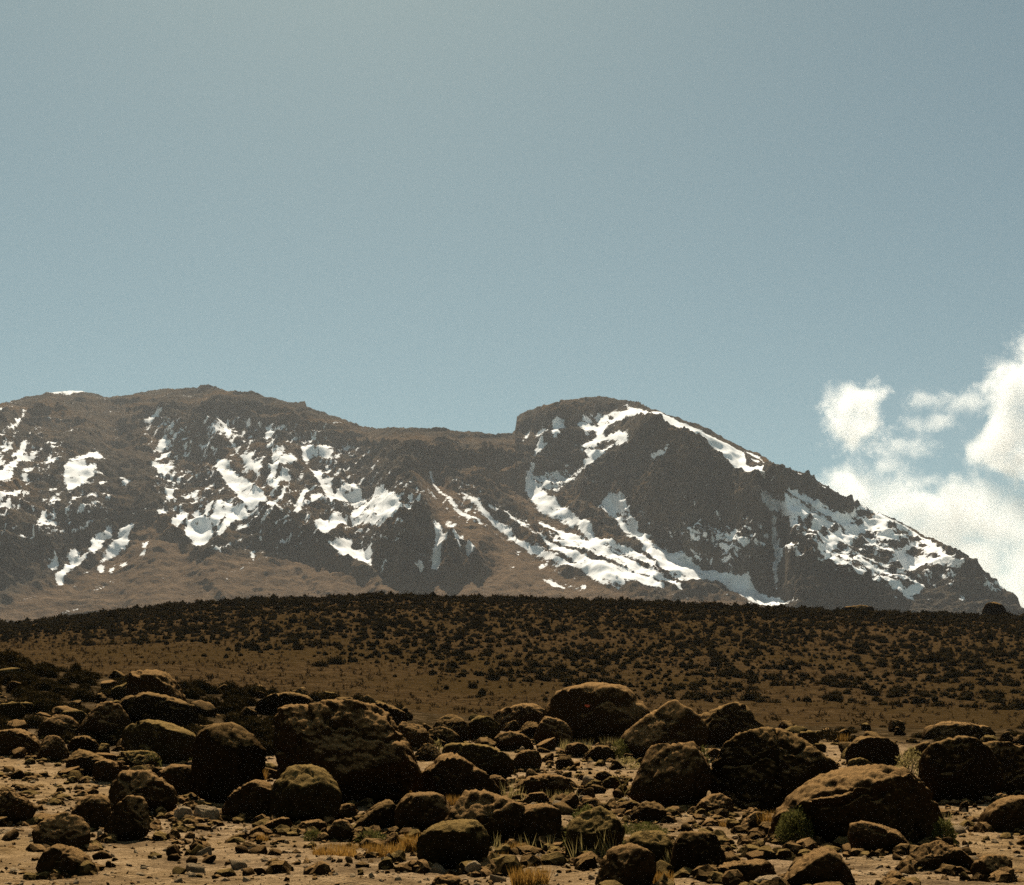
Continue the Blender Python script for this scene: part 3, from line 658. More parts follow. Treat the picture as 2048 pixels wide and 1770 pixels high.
# ------------------------------------------------------------------ boulders
_ico = {}
def ico(level):
    if level not in _ico:
        b = bmesh.new(); bmesh.ops.create_icosphere(b, subdivisions=level, radius=1.0)
        b.verts.ensure_lookup_table()
        _ico[level] = (np.array([v.co[:] for v in b.verts]), np.array([[v.index for v in f.verts] for f in b.faces])); b.free()
    return _ico[level]
def boulder(label, base, pts, mat=M_B1, depth=0.95, blocky=0.7, rough=1.0, dist=None, group=None, level=None):
    P = np.array(pts, float)
    pc_ = 0.5 * (P.min(0) + P.max(0)); P = pc_ + (P - pc_) * 1.055
    cx = 0.5 * (P[:, 0].min() + P[:, 0].max()); wpx = P[:, 0].max() - P[:, 0].min(); hpx = P[:, 1].max() - P[:, 1].min()
    d = dist if dist else dist_at(cx, base)
    half = wpx / F * d * 0.5
    hy = half * depth
    yc = d + hy * 0.75
    cyr = P[:, 1].min() * 0.48 + P[:, 1].max() * 0.52
    lv = level or (6 if wpx > 240 else 5 if wpx > 38 else 4)
    S, Fc = ico(lv)
    # outline radius around the centre, in pixels
    n = len(P)
    Q = []
    for i in range(n):
        a0, b0 = P[i], P[(i + 1) % n]
        for k in range(12):
            Q.append(a0 + (b0 - a0) * k / 12)
    Q = np.array(Q); an = np.arctan2(-(Q[:, 1] - cyr), Q[:, 0] - cx); rr = np.hypot(Q[:, 0] - cx, Q[:, 1] - cyr)
    bins = np.linspace(-math.pi, math.pi, 145)
    o_ = np.argsort(an); ang = an[o_]; rad = rr[o_]
    r_b = np.interp(bins, np.concatenate([ang - 2 * math.pi, ang, ang + 2 * math.pi]), np.concatenate([rad] * 3))
    r_s = r_b.copy()
    for _ in range(2): r_s[1:-1] = 0.25 * r_s[:-2] + 0.5 * r_s[1:-1] + 0.25 * r_s[2:]
    A = np.arctan2(S[:, 2], S[:, 0]); rho = np.clip(np.hypot(S[:, 0], S[:, 2]), 0, 1)
    R = np.interp(A, bins, r_s) / F * yc
    sd_ = random.random() * 100
    upr = np.clip(0.5 + np.sin(A) * 1.4, 0, 1)
    rh = rho ** (blocky * (1 - upr) + (blocky + 0.3) * upr)
    X = R * np.cos(A) * rh; Z = R * np.sin(A) * rh
    Y = np.sign(S[:, 1]) * np.abs(S[:, 1]) ** 0.8 * hy
    # top leans away from the viewer a little, flanks vary
    Y = Y + 0.2 * Z
    V = np.stack([X, Y, Z], 1)
    size = max(half, hpx / F * yc * 0.5)
    rg = np.random.default_rng(int(sd_ * 1000))
    for k in range(30):      # broken faces
        n_ = rg.normal(size=3) * (np.array([0.6, 1.3, 0.6]) if k % 3 else np.array([1, 0.4, 1])); n_ /= np.linalg.norm(n_)
        t_ = V @ n_; c_ = t_.max() * (rg.uniform(0.62, 0.90) if abs(n_[1]) > 0.45 else rg.uniform(0.91, 0.985))
        V = V - np.outer(np.maximum(t_ - c_, 0) * 0.96, n_)
    Nn = S * np.array([1 / max(half, .01), 1 / max(hy, .01), 1 / max(hpx / F * yc * 0.5, .01)]); Nn /= np.linalg.norm(Nn, axis=1)[:, None]
    q = V / size
    disp = 0.045 * fbm(q * 1.3 + sd_, 3) * (0.35 + 0.65 * np.abs(S[:, 1])) + 0.04 * fbm(q * 3.2 + sd_, 4, ridged=True) + 0.06 * fbm(q * 9 + sd_, 5, 0.7)
    pits = np.minimum(fbm(q * 7.5 + sd_ + 7, 4, 0.65) + 0.12, 0) * 0.07
    crack = -0.07 * np.exp(-(fbm(q * 1.1 + sd_ + 31, 3) / 0.035) ** 2)
    V = V + Nn * ((disp + pits + crack) * size * rough)[:, None]
    x0, y0, z0 = pt(cx, cyr, yc)
    zg = float(zbase(np.array([cx]), np.array([yc]))[0])
    me = mesh_from('boulder', V + np.array([0, 0, z0 - zg]), Fc)
    o = link('boulder', me, mat, loc=(x0, y0, zg))
    return tag(o, label, 'boulder', group)

BL = [
 # label, front contact row, outline, options
 ('tall rounded boulder with sunlit crown rising behind the black mass at the knoll foot', 1455, [(250, 1390), (254, 1352), (270, 1341), (290, 1337), (315, 1342), (335, 1350), (350, 1366), (362, 1390), (369, 1408), (385, 1430), (300, 1450), (245, 1440)], {}),
 ('wide black boulder below the tall sunlit-crowned boulder', 1466, [(240, 1420), (255, 1398), (295, 1388), (340, 1397), (372, 1408), (400, 1414), (411, 1430), (411, 1462), (300, 1478), (245, 1468)], {'mat': M_B4}),
 ('round dark boulder with a thin lit rim, beside the wide black one', 1488, [(157, 1440), (175, 1425), (195, 1410), (215, 1405), (235, 1408), (250, 1425), (263, 1447), (258, 1472), (240, 1488), (190, 1492), (160, 1478)], {}),
 ('long humped boulder with a yellow-green bush growing over its end', 1530, [(249, 1478), (256, 1457), (275, 1445), (300, 1442), (325, 1445), (350, 1455), (375, 1465), (393, 1482), (386, 1505), (362, 1522), (345, 1534), (318, 1527), (288, 1510), (253, 1500)], {'mat': M_B2}),
 ('tall black boulder with mossy shoulder, between the humped boulder and the biggest one', 1608, [(386, 1500), (394, 1475), (405, 1456), (425, 1448), (455, 1447), (480, 1455), (505, 1470), (526, 1490), (531, 1508), (527, 1550), (525, 1578), (500, 1604), (440, 1614), (395, 1596), (382, 1550)], {'mat': M_B4}),
 ('small rounded boulder in the shrubs above the pale gravel corner', 1480, [(79, 1470), (90, 1445), (110, 1432), (135, 1430), (150, 1445), (156, 1465), (150, 1480), (110, 1484)], {}),
 ('upright hazy grey boulder at the edge of the pale gravel', 1526, [(71, 1517), (78, 1490), (95, 1473), (115, 1472), (130, 1485), (139, 1500), (136, 1522), (110, 1529), (83, 1528)], {}),
 ('low dark rock between the upright hazy boulder and the round rimmed one', 1510, [(137, 1492), (150, 1475), (175, 1472), (195, 1485), (201, 1502), (170, 1513), (143, 1511)], {'mat': M_B4}),
 ('wedge of dark rock sloping down onto the pale gravel', 1550, [(134, 1547), (139, 1511), (150, 1498), (175, 1505), (200, 1515), (227, 1531), (216, 1548), (170, 1553)], {'mat': M_B4}),
 ('flat-topped brown boulder cut by the left edge of the picture', 1514, [(-20, 1490), (-8, 1466), (30, 1458), (55, 1468), (75, 1485), (82, 1502), (40, 1516), (-10, 1516)], {}),
 ('low mossy rock with a green bush on its end, under the humped boulder', 1536, [(227, 1517), (240, 1505), (280, 1503), (310, 1505), (321, 1527), (280, 1538), (233, 1534)], {'mat': M_B2}),
 ('angular rock with a pale lit cap on the slope of rubble', 1569, [(179, 1547), (190, 1528), (210, 1520), (228, 1525), (233, 1535), (259, 1531), (262, 1547), (235, 1568), (198, 1568)], {}),
 ('broken gabled boulder of stacked facets above the gravel flat', 1630, [(206, 1597), (230, 1565), (250, 1545), (270, 1545), (300, 1547), (325, 1560), (345, 1580), (351, 1607), (345, 1628), (310, 1636), (268, 1624), (222, 1608)], {'blocky': 0.6, 'rough': 1.4}),
 ('brown slab in shadow against the foot of the tall black boulder', 1600, [(316, 1547), (345, 1530), (380, 1533), (396, 1546), (396, 1592), (360, 1604), (333, 1574)], {}),
 ('grey round boulder standing behind the egg-shaped one on the gravel', 1664, [(147, 1622), (165, 1598), (185, 1588), (205, 1592), (218, 1605), (226, 1630), (226, 1662), (190, 1669), (158, 1648)], {}),
 ('egg-shaped boulder with pitted lit top on the pale gravel', 1684, [(213, 1662), (225, 1635), (240, 1605), (262, 1590), (280, 1598), (300, 1620), (308, 1642), (300, 1662), (270, 1682), (233, 1688)], {}),
 ('wide grey hump of rock behind the pale stone in the gravel corner', 1700, [(73, 1662), (95, 1635), (130, 1625), (155, 1630), (175, 1650), (191, 1672), (180, 1698), (130, 1705), (83, 1694)], {}),
 ('smooth brown boulder alone on the palest gravel', 1752, [(78, 1737), (95, 1700), (115, 1688), (140, 1695), (170, 1710), (187, 1727), (181, 1746), (150, 1755), (103, 1754)], {}),
 ('boulder half out of the picture above the smooth brown one', 1648, [(-20, 1625), (-2, 1592), (20, 1580), (50, 1595), (71, 1617), (60, 1644), (0, 1650)], {}),
 ('largest boulder, wide and black-faced with a golden lit top', 1615, [(545, 1475), (548, 1440), (555, 1425), (575, 1416), (600, 1418), (630, 1413), (660, 1408), (700, 1409), (725, 1412), (750, 1422), (768, 1435), (778, 1455), (795, 1478), (815, 1495), (831, 1522), (831, 1562), (815, 1594), (770, 1610), (690, 1616), (600, 1606), (560, 1586), (547, 1530)], {'rough': 1.25}),
 ('dark mound of rock directly behind the largest boulder', 1434, [(503, 1422), (525, 1400), (550, 1390), (580, 1387), (610, 1393), (632, 1405), (622, 1428), (550, 1440)], {'mat': M_B4}),
 ('hooded black boulder with a bright rim in front of the largest boulder', 1648, [(543, 1602), (552, 1570), (565, 1545), (585, 1535), (615, 1533), (640, 1540), (660, 1555), (680, 1575), (696, 1597), (691, 1622), (660, 1644), (600, 1653), (553, 1645)], {'mat': M_B2}),
 ('low sloping boulder with a lit left edge beside the hooded one', 1643, [(445, 1622), (460, 1595), (480, 1575), (505, 1563), (525, 1565), (546, 1576), (550, 1600), (547, 1638), (490, 1647), (453, 1644)], {}),
 ('black shoulder of rock behind the right end of the largest boulder', 1458, [(723, 1414), (760, 1408), (785, 1413), (811, 1430), (822, 1452), (790, 1474), (748, 1445)], {'mat': M_B4}),
 ('boulder with a crumbly lit top, first past the largest one', 1500, [(789, 1472), (800, 1450), (812, 1439), (830, 1442), (845, 1452), (856, 1470), (857, 1492), (820, 1504), (793, 1495)], {}),
 ('low curved black rock with a rim of light beside a pale flowering sprig', 1492, [(848, 1460), (880, 1452), (900, 1460), (921, 1475), (916, 1493), (870, 1496), (853, 1482)], {'mat': M_B4}),
 ('dark pointed rock tucked behind the pyramid boulder', 1524, [(826, 1512), (845, 1490), (860, 1487), (875, 1500), (887, 1517), (850, 1529)], {'mat': M_B4}),
 ('black rounded rock with straw tufts on top, behind the flat mossy slab', 1484, [(863, 1457), (875, 1440), (900, 1430), (920, 1435), (935, 1450), (941, 1477), (900, 1489), (866, 1478)], {'mat': M_B4}),
 ('mossy-topped black rock between the straw-tufted one and the pale ledge', 1482, [(936, 1472), (940, 1445), (955, 1432), (980, 1435), (1001, 1445), (1002, 1477), (960, 1487)], {'mat': M_B2}),
 ('pale ledge of smooth rock leaning on the great dome', 1464, [(990, 1427), (1010, 1415), (1040, 1410), (1065, 1410), (1090, 1417), (1097, 1432), (1080, 1454), (1040, 1470), (1003, 1464), (988, 1447)], {'mat': M_B1}),
 ('great brown dome of rock with a small red mark, standing out against the hillside', 1486, [(1089, 1432), (1095, 1410), (1115, 1390), (1145, 1377), (1180, 1370), (1220, 1372), (1245, 1378), (1265, 1392), (1280, 1410), (1297, 1433), (1292, 1458), (1260, 1482), (1200, 1491), (1140, 1485), (1098, 1463)], {}),
 ('gable-shaped boulder with a lit edge in front of the great dome', 1492, [(1068, 1477), (1080, 1450), (1090, 1433), (1110, 1438), (1125, 1440), (1138, 1458), (1147, 1477), (1131, 1494), (1083, 1496)], {'blocky': 0.6}),
 ('small round rock touching the gable-shaped boulder', 1478, [(1039, 1467), (1048, 1447), (1060, 1441), (1073, 1445), (1079, 1467), (1060, 1482)], {'mat': M_B4}),
 ('little dark rock under the pale ledge', 1468, [(1007, 1462), (1015, 1447), (1030, 1440), (1041, 1456), (1030, 1470)], {'mat': M_B4}),
 ('flat saucer of dark rock before the small round rock', 1502, [(984, 1492), (995, 1468), (1020, 1464), (1045, 1470), (1066, 1485), (1068, 1499), (1020, 1504)], {}),
 ('flat-topped mossy slab with a lit surface behind the pyramid boulder', 1564, [(883, 1507), (900, 1490), (925, 1488), (960, 1492), (990, 1497), (1015, 1508), (1029, 1525), (1030, 1547), (1010, 1564), (960, 1570), (898, 1543)], {'mat': M_B2, 'depth': 1.0}),
 ('pyramid-shaped boulder with a lit left slope, beside the largest boulder', 1604, [(810, 1577), (830, 1560), (850, 1545), (868, 1530), (885, 1512), (900, 1507), (915, 1510), (930, 1520), (945, 1532), (965, 1545), (985, 1562), (1006, 1583), (1007, 1595), (960, 1607), (890, 1610), (823, 1600)], {'blocky': 0.85}),
 ('small rock against the right foot of the pyramid boulder', 1582, [(971, 1562), (980, 1550), (995, 1548), (1010, 1560), (1016, 1574), (1000, 1584), (978, 1578)], {}),
 ('crumbly brown rock on the rubble right of the mossy slab', 1543, [(1026, 1522), (1038, 1505), (1055, 1500), (1075, 1503), (1083, 1522), (1076, 1543), (1045, 1546), (1028, 1538)], {}),
 ('dark three-cornered rock standing in the rubble below the gable-shaped boulder', 1539, [(1112, 1537), (1115, 1515), (1125, 1508), (1140, 1515), (1151, 1531), (1135, 1542)], {'mat': M_B4}),
 ('small dome of rock with grass at its top, under the great dome', 1516, [(1129, 1510), (1135, 1490), (1155, 1486), (1175, 1492), (1181, 1509), (1155, 1519)], {}),
 ('smooth dark hump beside the grass-topped small dome', 1523, [(1169, 1517), (1180, 1500), (1195, 1492), (1215, 1493), (1227, 1505), (1229, 1520), (1195, 1526)], {'mat': M_B4}),
 ('long flat slab of brown rock in the middle of the rubble', 1596, [(1045, 1587), (1047, 1562), (1060, 1555), (1090, 1550), (1130, 1555), (1151, 1570), (1147, 1591), (1100, 1599), (1058, 1595)], {'depth': 1.2}),
 ('pointed rock sticking up behind the long flat slab', 1563, [(1049, 1562), (1055, 1538), (1065, 1540), (1083, 1555), (1082, 1565)], {}),
 ('dark block in the rubble beside a dead leafless sprig', 1569, [(1189, 1562), (1195, 1545), (1210, 1542), (1222, 1548), (1226, 1564), (1205, 1571)], {'mat': M_B4}),
 ('small lit stone just below the dead leafless sprig', 1577, [(1212, 1572), (1220, 1561), (1235, 1560), (1244, 1572), (1228, 1580)], {}),
 ('boulder with a flat golden lit top in front of the pyramid boulder', 1674, [(790, 1627), (800, 1605), (808, 1592), (830, 1588), (860, 1587), (885, 1592), (892, 1605), (901, 1624), (899, 1643), (870, 1664), (830, 1677), (793, 1669)], {'depth': 0.95, 'blocky': 0.55}),
 ('black slanting rock leaning on the golden-topped boulder', 1667, [(713, 1653), (730, 1630), (750, 1612), (775, 1600), (795, 1603), (802, 1630), (802, 1667), (760, 1672), (722, 1664)], {'mat': M_B4}),
 ('wide rugged boulder with a crumbly top between the golden-topped and the reddish slab', 1690, [(891, 1648), (905, 1625), (920, 1605), (930, 1588), (950, 1585), (980, 1590), (1000, 1597), (1030, 1598), (1045, 1610), (1053, 1636), (1051, 1663), (1030, 1690), (980, 1696), (928, 1685), (893, 1668)], {'rough': 1.4}),
 ('rounded block with mossy top standing alone at the front, a pale stone at its foot', 1740, [(834, 1698), (842, 1675), (860, 1658), (885, 1648), (920, 1644), (948, 1643), (965, 1655), (975, 1676), (974, 1702), (971, 1735), (930, 1744), (880, 1741), (843, 1719)], {'mat': M_B2, 'blocky': 0.6}),
 ('reddish sunlit slab right of the wide rugged boulder', 1690, [(1040, 1617), (1065, 1608), (1090, 1610), (1115, 1618), (1126, 1635), (1122, 1662), (1095, 1689), (1053, 1695), (1043, 1672)], {'depth': 1.2}),
 ('tilted lit rock pointing up behind the bush-covered rock', 1622, [(1112, 1617), (1125, 1600), (1145, 1585), (1159, 1590), (1157, 1606), (1130, 1624)], {}),
 ('knobbly rock behind the reddish slab', 1614, [(1041, 1607), (1060, 1588), (1085, 1585), (1099, 1595), (1092, 1610), (1060, 1616)], {}),
 ('dark rock wrapped by a green bush and straw stalks', 1716, [(1134, 1708), (1137, 1660), (1150, 1640), (1175, 1620), (1195, 1612), (1215, 1625), (1240, 1640), (1251, 1660), (1241, 1693), (1210, 1715), (1158, 1720)], {'mat': M_B2}),
 ('dark cube-like rock below the block-shaped boulder', 1647, [(1261, 1627), (1275, 1607), (1300, 1600), (1320, 1605), (1331, 1625), (1327, 1648), (1290, 1650), (1266, 1641)], {'mat': M_B4, 'blocky': 0.55}),
 ('smooth grey-brown boulder at the bottom edge in the middle', 1792, [(1182, 1768), (1200, 1745), (1215, 1710), (1235, 1693), (1260, 1690), (1285, 1698), (1305, 1712), (1313, 1735), (1308, 1780), (1250, 1800), (1186, 1795)], {}),
 ('small grey stone beside the bush-covered rock', 1689, [(1095, 1682), (1108, 1660), (1120, 1650), (1136, 1660), (1137, 1682), (1110, 1692)], {}),
 ('wedge-shaped boulder with a sharp peak, right of the great dome', 1522, [(1238, 1494), (1255, 1465), (1280, 1445), (1310, 1425), (1335, 1410), (1350, 1403), (1360, 1412), (1380, 1425), (1401, 1440), (1412, 1470), (1392, 1503), (1340, 1526), (1268, 1526), (1243, 1514)], {'blocky': 0.85}),
 ('black saddle-shaped boulder on the skyline right of the sharp peak', 1497, [(1383, 1434), (1410, 1428), (1435, 1420), (1455, 1410), (1470, 1407), (1485, 1410), (1497, 1425), (1505, 1440), (1531, 1458), (1532, 1477), (1490, 1500), (1420, 1500), (1388, 1472)], {'mat': M_B4}),
 ('block-shaped boulder with a flat lit top, in front of the sharp-peaked wedge', 1622, [(1260, 1583), (1280, 1550), (1290, 1520), (1297, 1498), (1315, 1489), (1345, 1490), (1370, 1483), (1385, 1487), (1402, 1500), (1411, 1520), (1416, 1560), (1406, 1603), (1380, 1623), (1320, 1626), (1288, 1605), (1262, 1594)], {'blocky': 0.5}),
 ('huge black boulder with a thin lit crest, right of the flat-topped block', 1625, [(1408, 1517), (1440, 1500), (1465, 1485), (1480, 1475), (1510, 1465), (1540, 1463), (1570, 1470), (1600, 1475), (1625, 1490), (1645, 1505), (1660, 1530), (1671, 1552), (1652, 1584), (1602, 1605), (1560, 1631), (1500, 1626), (1438, 1600), (1423, 1562)], {'mat': M_B4}),
 ('sunlit rock at the foot of the huge black boulder', 1632, [(1387, 1624), (1405, 1602), (1420, 1592), (1440, 1588), (1461, 1600), (1466, 1627), (1420, 1634)], {}),
 ('small dark rock before the sunlit one on open gravel', 1653, [(1414, 1646), (1425, 1634), (1440, 1631), (1451, 1640), (1445, 1652), (1425, 1656)], {'mat': M_B4}),
 ('low rock with a lit back on the gravel, left of the whale-backed boulder', 1663, [(1476, 1657), (1490, 1640), (1510, 1625), (1525, 1625), (1533, 1640), (1526, 1658), (1500, 1666)], {}),
 ('round black boulder at the front with grass at its side', 1761, [(1346, 1722), (1352, 1685), (1365, 1668), (1395, 1665), (1425, 1668), (1442, 1685), (1451, 1706), (1447, 1732), (1420, 1755), (1380, 1765), (1348, 1754)], {'mat': M_B4, 'blocky': 0.6}),
 ('dark boulder shut in between the smooth grey-brown one and the round black one', 1750, [(1248, 1692), (1265, 1672), (1290, 1664), (1320, 1665), (1342, 1678), (1349, 1700), (1344, 1738), (1310, 1755), (1258, 1734)], {'mat': M_B2}),
 ('low double rock at the bottom edge right of the round black boulder', 1774, [(1418, 1757), (1428, 1738), (1455, 1728), (1500, 1725), (1535, 1722), (1549, 1740), (1547, 1757), (1500, 1769), (1438, 1780)], {'rough': 1.3}),
 ('whale-backed brown boulder with a long sunlit left flank', 1694, [(1541, 1663), (1555, 1635), (1575, 1610), (1600, 1585), (1630, 1565), (1670, 1552), (1710, 1545), (1750, 1536), (1785, 1540), (1815, 1550), (1845, 1570), (1860, 1590), (1871, 1620), (1887, 1647), (1888, 1679), (1850, 1696), (1760, 1702), (1650, 1697), (1588, 1691), (1547, 1680)], {}),
 ('layered small boulder in front of the whale-backed one', 1709, [(1702, 1651), (1725, 1645), (1760, 1652), (1790, 1662), (1810, 1680), (1821, 1697), (1801, 1710), (1750, 1713), (1713, 1704), (1703, 1677)], {}),
 ('wide grey boulder rising from the bottom edge under the whale-backed one', 1790, [(1560, 1774), (1590, 1740), (1620, 1712), (1650, 1697), (1670, 1705), (1690, 1735), (1711, 1780), (1640, 1800)], {}),
 ('half-buried brown rock at the bottom edge, right of the wide grey one', 1780, [(1757, 1768), (1785, 1742), (1800, 1745), (1817, 1767), (1800, 1786)], {}),
 ('reddish crumbling boulder on the gravel below the whale-backed one', 1746, [(1815, 1708), (1850, 1690), (1880, 1685), (1910, 1695), (1937, 1716), (1937, 1738), (1890, 1750), (1843, 1734)], {'rough': 1.5}),
 ('rounded boulder at the right edge above the bright gravel', 1669, [(1963, 1652), (1975, 1615), (2000, 1600), (2040, 1592), (2075, 1600), (2085, 1664), (2020, 1673), (1973, 1668)], {}),
 ('low hazy rock in the bright corner at the right', 1760, [(1943, 1737), (1970, 1712), (2010, 1712), (2032, 1731), (2022, 1759), (1958, 1763)], {}),
 ('big dark boulder with a lit corner, right of the grey-leaved bush', 1608, [(1847, 1522), (1851, 1495), (1865, 1482), (1890, 1478), (1920, 1476), (1950, 1480), (1975, 1500), (1996, 1525), (2002, 1562), (1987, 1594), (1950, 1611), (1890, 1611), (1858, 1595), (1850, 1560)], {'mat': M_B4, 'blocky': 0.6}),
 ('dark boulder running off the right edge of the picture', 1590, [(1948, 1502), (1985, 1485), (2030, 1490), (2075, 1505), (2085, 1575), (2030, 1596), (1968, 1595)], {'mat': M_B4}),
 ('bushy-topped dark rock behind the whale-backed boulder', 1537, [(1683, 1503), (1700, 1482), (1730, 1473), (1770, 1478), (1795, 1495), (1802, 1522), (1760, 1540), (1698, 1534)], {'mat': M_B4}),
 ('small dome with a thin lit rim just over the whale back', 1548, [(1688, 1541), (1700, 1522), (1720, 1516), (1740, 1525), (1752, 1541), (1720, 1552)], {'mat': M_B2}),
 ('long low outcrop at the right below the hillside', 1480, [(1837, 1468), (1860, 1450), (1900, 1445), (1940, 1450), (2000, 1460), (2014, 1477), (1930, 1485), (1847, 1479)], {'depth': 0.5}),
 ('small lit rock between the flat-topped block and the huge black boulder', 1517, [(1408, 1512), (1418, 1499), (1432, 1496), (1443, 1505), (1440, 1517)], {}),
 ('mossy rock wedged in the gap beside the largest boulder', 1550, [(520, 1540), (526, 1528), (540, 1526), (551, 1532), (552, 1548), (530, 1553)], {'mat': M_B2}),
 ('pale round stone in the gap beside the largest boulder', 1504, [(528, 1496), (535, 1487), (546, 1488), (548, 1500), (536, 1505)], {'mat': M_B3}),
 ('sunlit crumbly rock at the foot of the hooded black boulder', 1645, [(653, 1642), (668, 1618), (690, 1609), (710, 1612), (718, 1630), (700, 1647), (670, 1648)], {}),
 ('sloping rock with a lit back below the low sloping boulder', 1668, [(520, 1662), (535, 1645), (565, 1635), (580, 1638), (585, 1654), (550, 1669)], {}),
 ('dark low rock beside the bushes at the edge of the gravel', 1674, [(586, 1662), (605, 1645), (635, 1640), (652, 1648), (647, 1668), (610, 1676)], {}),
 ('knobbly dark rock between green sprigs before the black slanting rock', 1684, [(650, 1675), (670, 1642), (690, 1640), (707, 1660), (702, 1684), (670, 1688)], {}),
 ('little peaked stone before the golden-topped boulder', 1693, [(762, 1688), (780, 1668), (790, 1664), (804, 1682), (796, 1696)], {}),
 ('pale split rock on the rubble left of the low sloping boulder', 1644, [(386, 1642), (395, 1612), (420, 1604), (435, 1618), (442, 1640), (415, 1648)], {'mat': M_B3, 'rough': 1.4}),
 ('pale rounded stone beside the gabled boulder', 1645, [(345, 1640), (350, 1620), (365, 1612), (382, 1618), (386, 1638), (365, 1647)], {'mat': M_B3}),
 ('pale pitted stone at the foot of the rounded mossy block', 1747, [(929, 1738), (937, 1727), (950, 1722), (961, 1730), (962, 1744), (945, 1750)], {'mat': M_B3}),
 ('square dark rock cut by the bottom edge left of the middle', 1792, [(860, 1778), (870, 1755), (900, 1750), (918, 1755), (922, 1785), (890, 1800)], {}),
 ('pale flat rock on the bottom edge beside the wide grey boulder', 1786, [(1497, 1773), (1520, 1755), (1550, 1752), (1572, 1761), (1565, 1784), (1525, 1790)], {'mat': M_B3}),
]
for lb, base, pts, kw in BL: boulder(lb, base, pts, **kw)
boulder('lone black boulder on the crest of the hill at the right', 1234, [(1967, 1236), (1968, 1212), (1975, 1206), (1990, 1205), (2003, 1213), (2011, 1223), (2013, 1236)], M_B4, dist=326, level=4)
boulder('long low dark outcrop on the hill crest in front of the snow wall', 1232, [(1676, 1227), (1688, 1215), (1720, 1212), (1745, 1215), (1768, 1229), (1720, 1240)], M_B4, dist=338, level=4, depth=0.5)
# the red paint mark on the dome
dome = [o for o in COL.objects if o.get('label', '').startswith('great brown dome')][0]

# ------------------------------------------------------------------ loose stones
def stone_mesh(lv, seed, mat):
    S, Fc = ico(lv); sd_ = seed * 13.7
    q = S * np.array([1.0, 0.9, 0.9])
    V = q * (1 + 0.3 * fbm(S * 1.2 + sd_, 2) + 0.2 * fbm(S * 3.1 + sd_, 3))[:, None]
    # a few flat facets
    rr = np.random.default_rng(seed)
    for _ in range(9):
        n = rr.normal(size=3); n /= np.linalg.norm(n); t = V @ n; c = 0.36 + 0.24 * rr.random()
        V = V - np.outer(np.maximum(t - c, 0) * 0.85, n)
    me = mesh_from('stone', V, Fc); me.materials.append(mat); return me
ST = [stone_mesh(3, k, [M_B1, M_B3, M_B4, M_B1, M_B1, M_B2][k % 6]) for k in range(12)]
occ = []
for o in COL.objects:
    if o.name.startswith('boulder'):
        occ.append((o.location.x, o.location.y, max(o.dimensions.x if o.dimensions.x else 0.5, 0.3) * 0.5))
n_st = 0
zones = [((0, 420), (1535, 1760), 55, (0.05, 0.16)), ((350, 1100), (1620, 1765), 75, (0.04, 0.15)), ((1020, 1300), (1490, 1640), 85, (0.10, 0.32)),
         ((1300, 1560), (1620, 1760), 30, (0.06, 0.16)), ((1700, 2048), (1600, 1765), 40, (0.07, 0.2))]
for (xa, xb), (ra, rb), cnt, (sa, sb) in zones:
    for _ in range(cnt):
        px, rw = random.uniform(xa, xb), random.uniform(ra, rb)
        d = dist_at(px, rw); p = ground([px], [d])[0]
        s_ = sa + (sb - sa) * random.random() ** 2
        o = link('stone', random.choice(ST), None, loc=(p[0], p[1], p[2] + 0.1 * s_))
        o.scale = (s_ * random.uniform(0.8, 1.3), s_, s_ * random.uniform(0.7, 1.1)); o.rotation_euler = (random.uniform(0, 6.3), random.uniform(0, 6.3), random.uniform(0, 6.3))
        tag(o, 'loose brown stone lying on the gravel between the boulders', 'stone', 'loose stones on the gravel'); n_st += 1
# more middling rocks that fill the field between the traced boulders, up the knoll and at the far edge of the field
RK2 = [stone_mesh(4, 40 + k, [M_B4, M_B1, M_B2, M_B4][k % 4]) for k in range(8)]
def rocks(n, xr, rr_, sr, label, group):
    for _ in range(n):
        px, rw = random.uniform(*xr), random.uniform(*rr_)
        if xr[1] < 760: rw = max(rw, float(row_at(np.array([px]), np.array([72.0]))[0]) + 6)
        d = dist_at(px, rw); p = ground([px], [d])[0]; s_ = random.uniform(*sr)
        o = link('rock', random.choice(RK2), None, loc=(p[0], p[1], p[2] + 0.15 * s_))
        o.scale = (s_ * random.uniform(0.9, 1.4), s_, s_ * random.uniform(0.8, 1.15)); o.rotation_euler = (random.uniform(-.2, .2), random.uniform(-.2, .2), random.uniform(0, 6.3))
        tag(o, label, 'rock', group)
rocks(45, (-20, 760), (1340, 1470), (0.35, 0.85), 'dark rock among the bushes of the near knoll', 'rocks on the near knoll')
rocks(26, (130, 560), (1480, 1600), (0.18, 0.5), 'dark rock wedged between the tall black boulder and its neighbours', 'rocks wedged among the left boulders')
rocks(24, (780, 1120), (1440, 1500), (0.25, 0.6), 'dark rock in the jumble behind the mossy slab', 'rocks of the jumble behind the slab')
rocks(34, (1500, 2060), (1455, 1520), (0.3, 0.75), 'dark rock at the far edge of the boulder field below the hill', 'rocks at the far edge of the field')
rocks(60, (800, 1320), (1490, 1660), (0.12, 0.34), 'small dark rock strewn in the rubble between the mossy slab and the flat-topped block', 'rocks strewn in the middle rubble')
rocks(30, (1300, 1700), (1600, 1760), (0.08, 0.2), 'small rock lying on the open gravel left of and below the whale-backed boulder', 'small rocks by the whale-backed boulder')
rocks(14, (0, 260), (1500, 1560), (0.2, 0.45), 'dark rock strewn at the upper edge of the pale gravel', 'rocks edging the pale gravel')

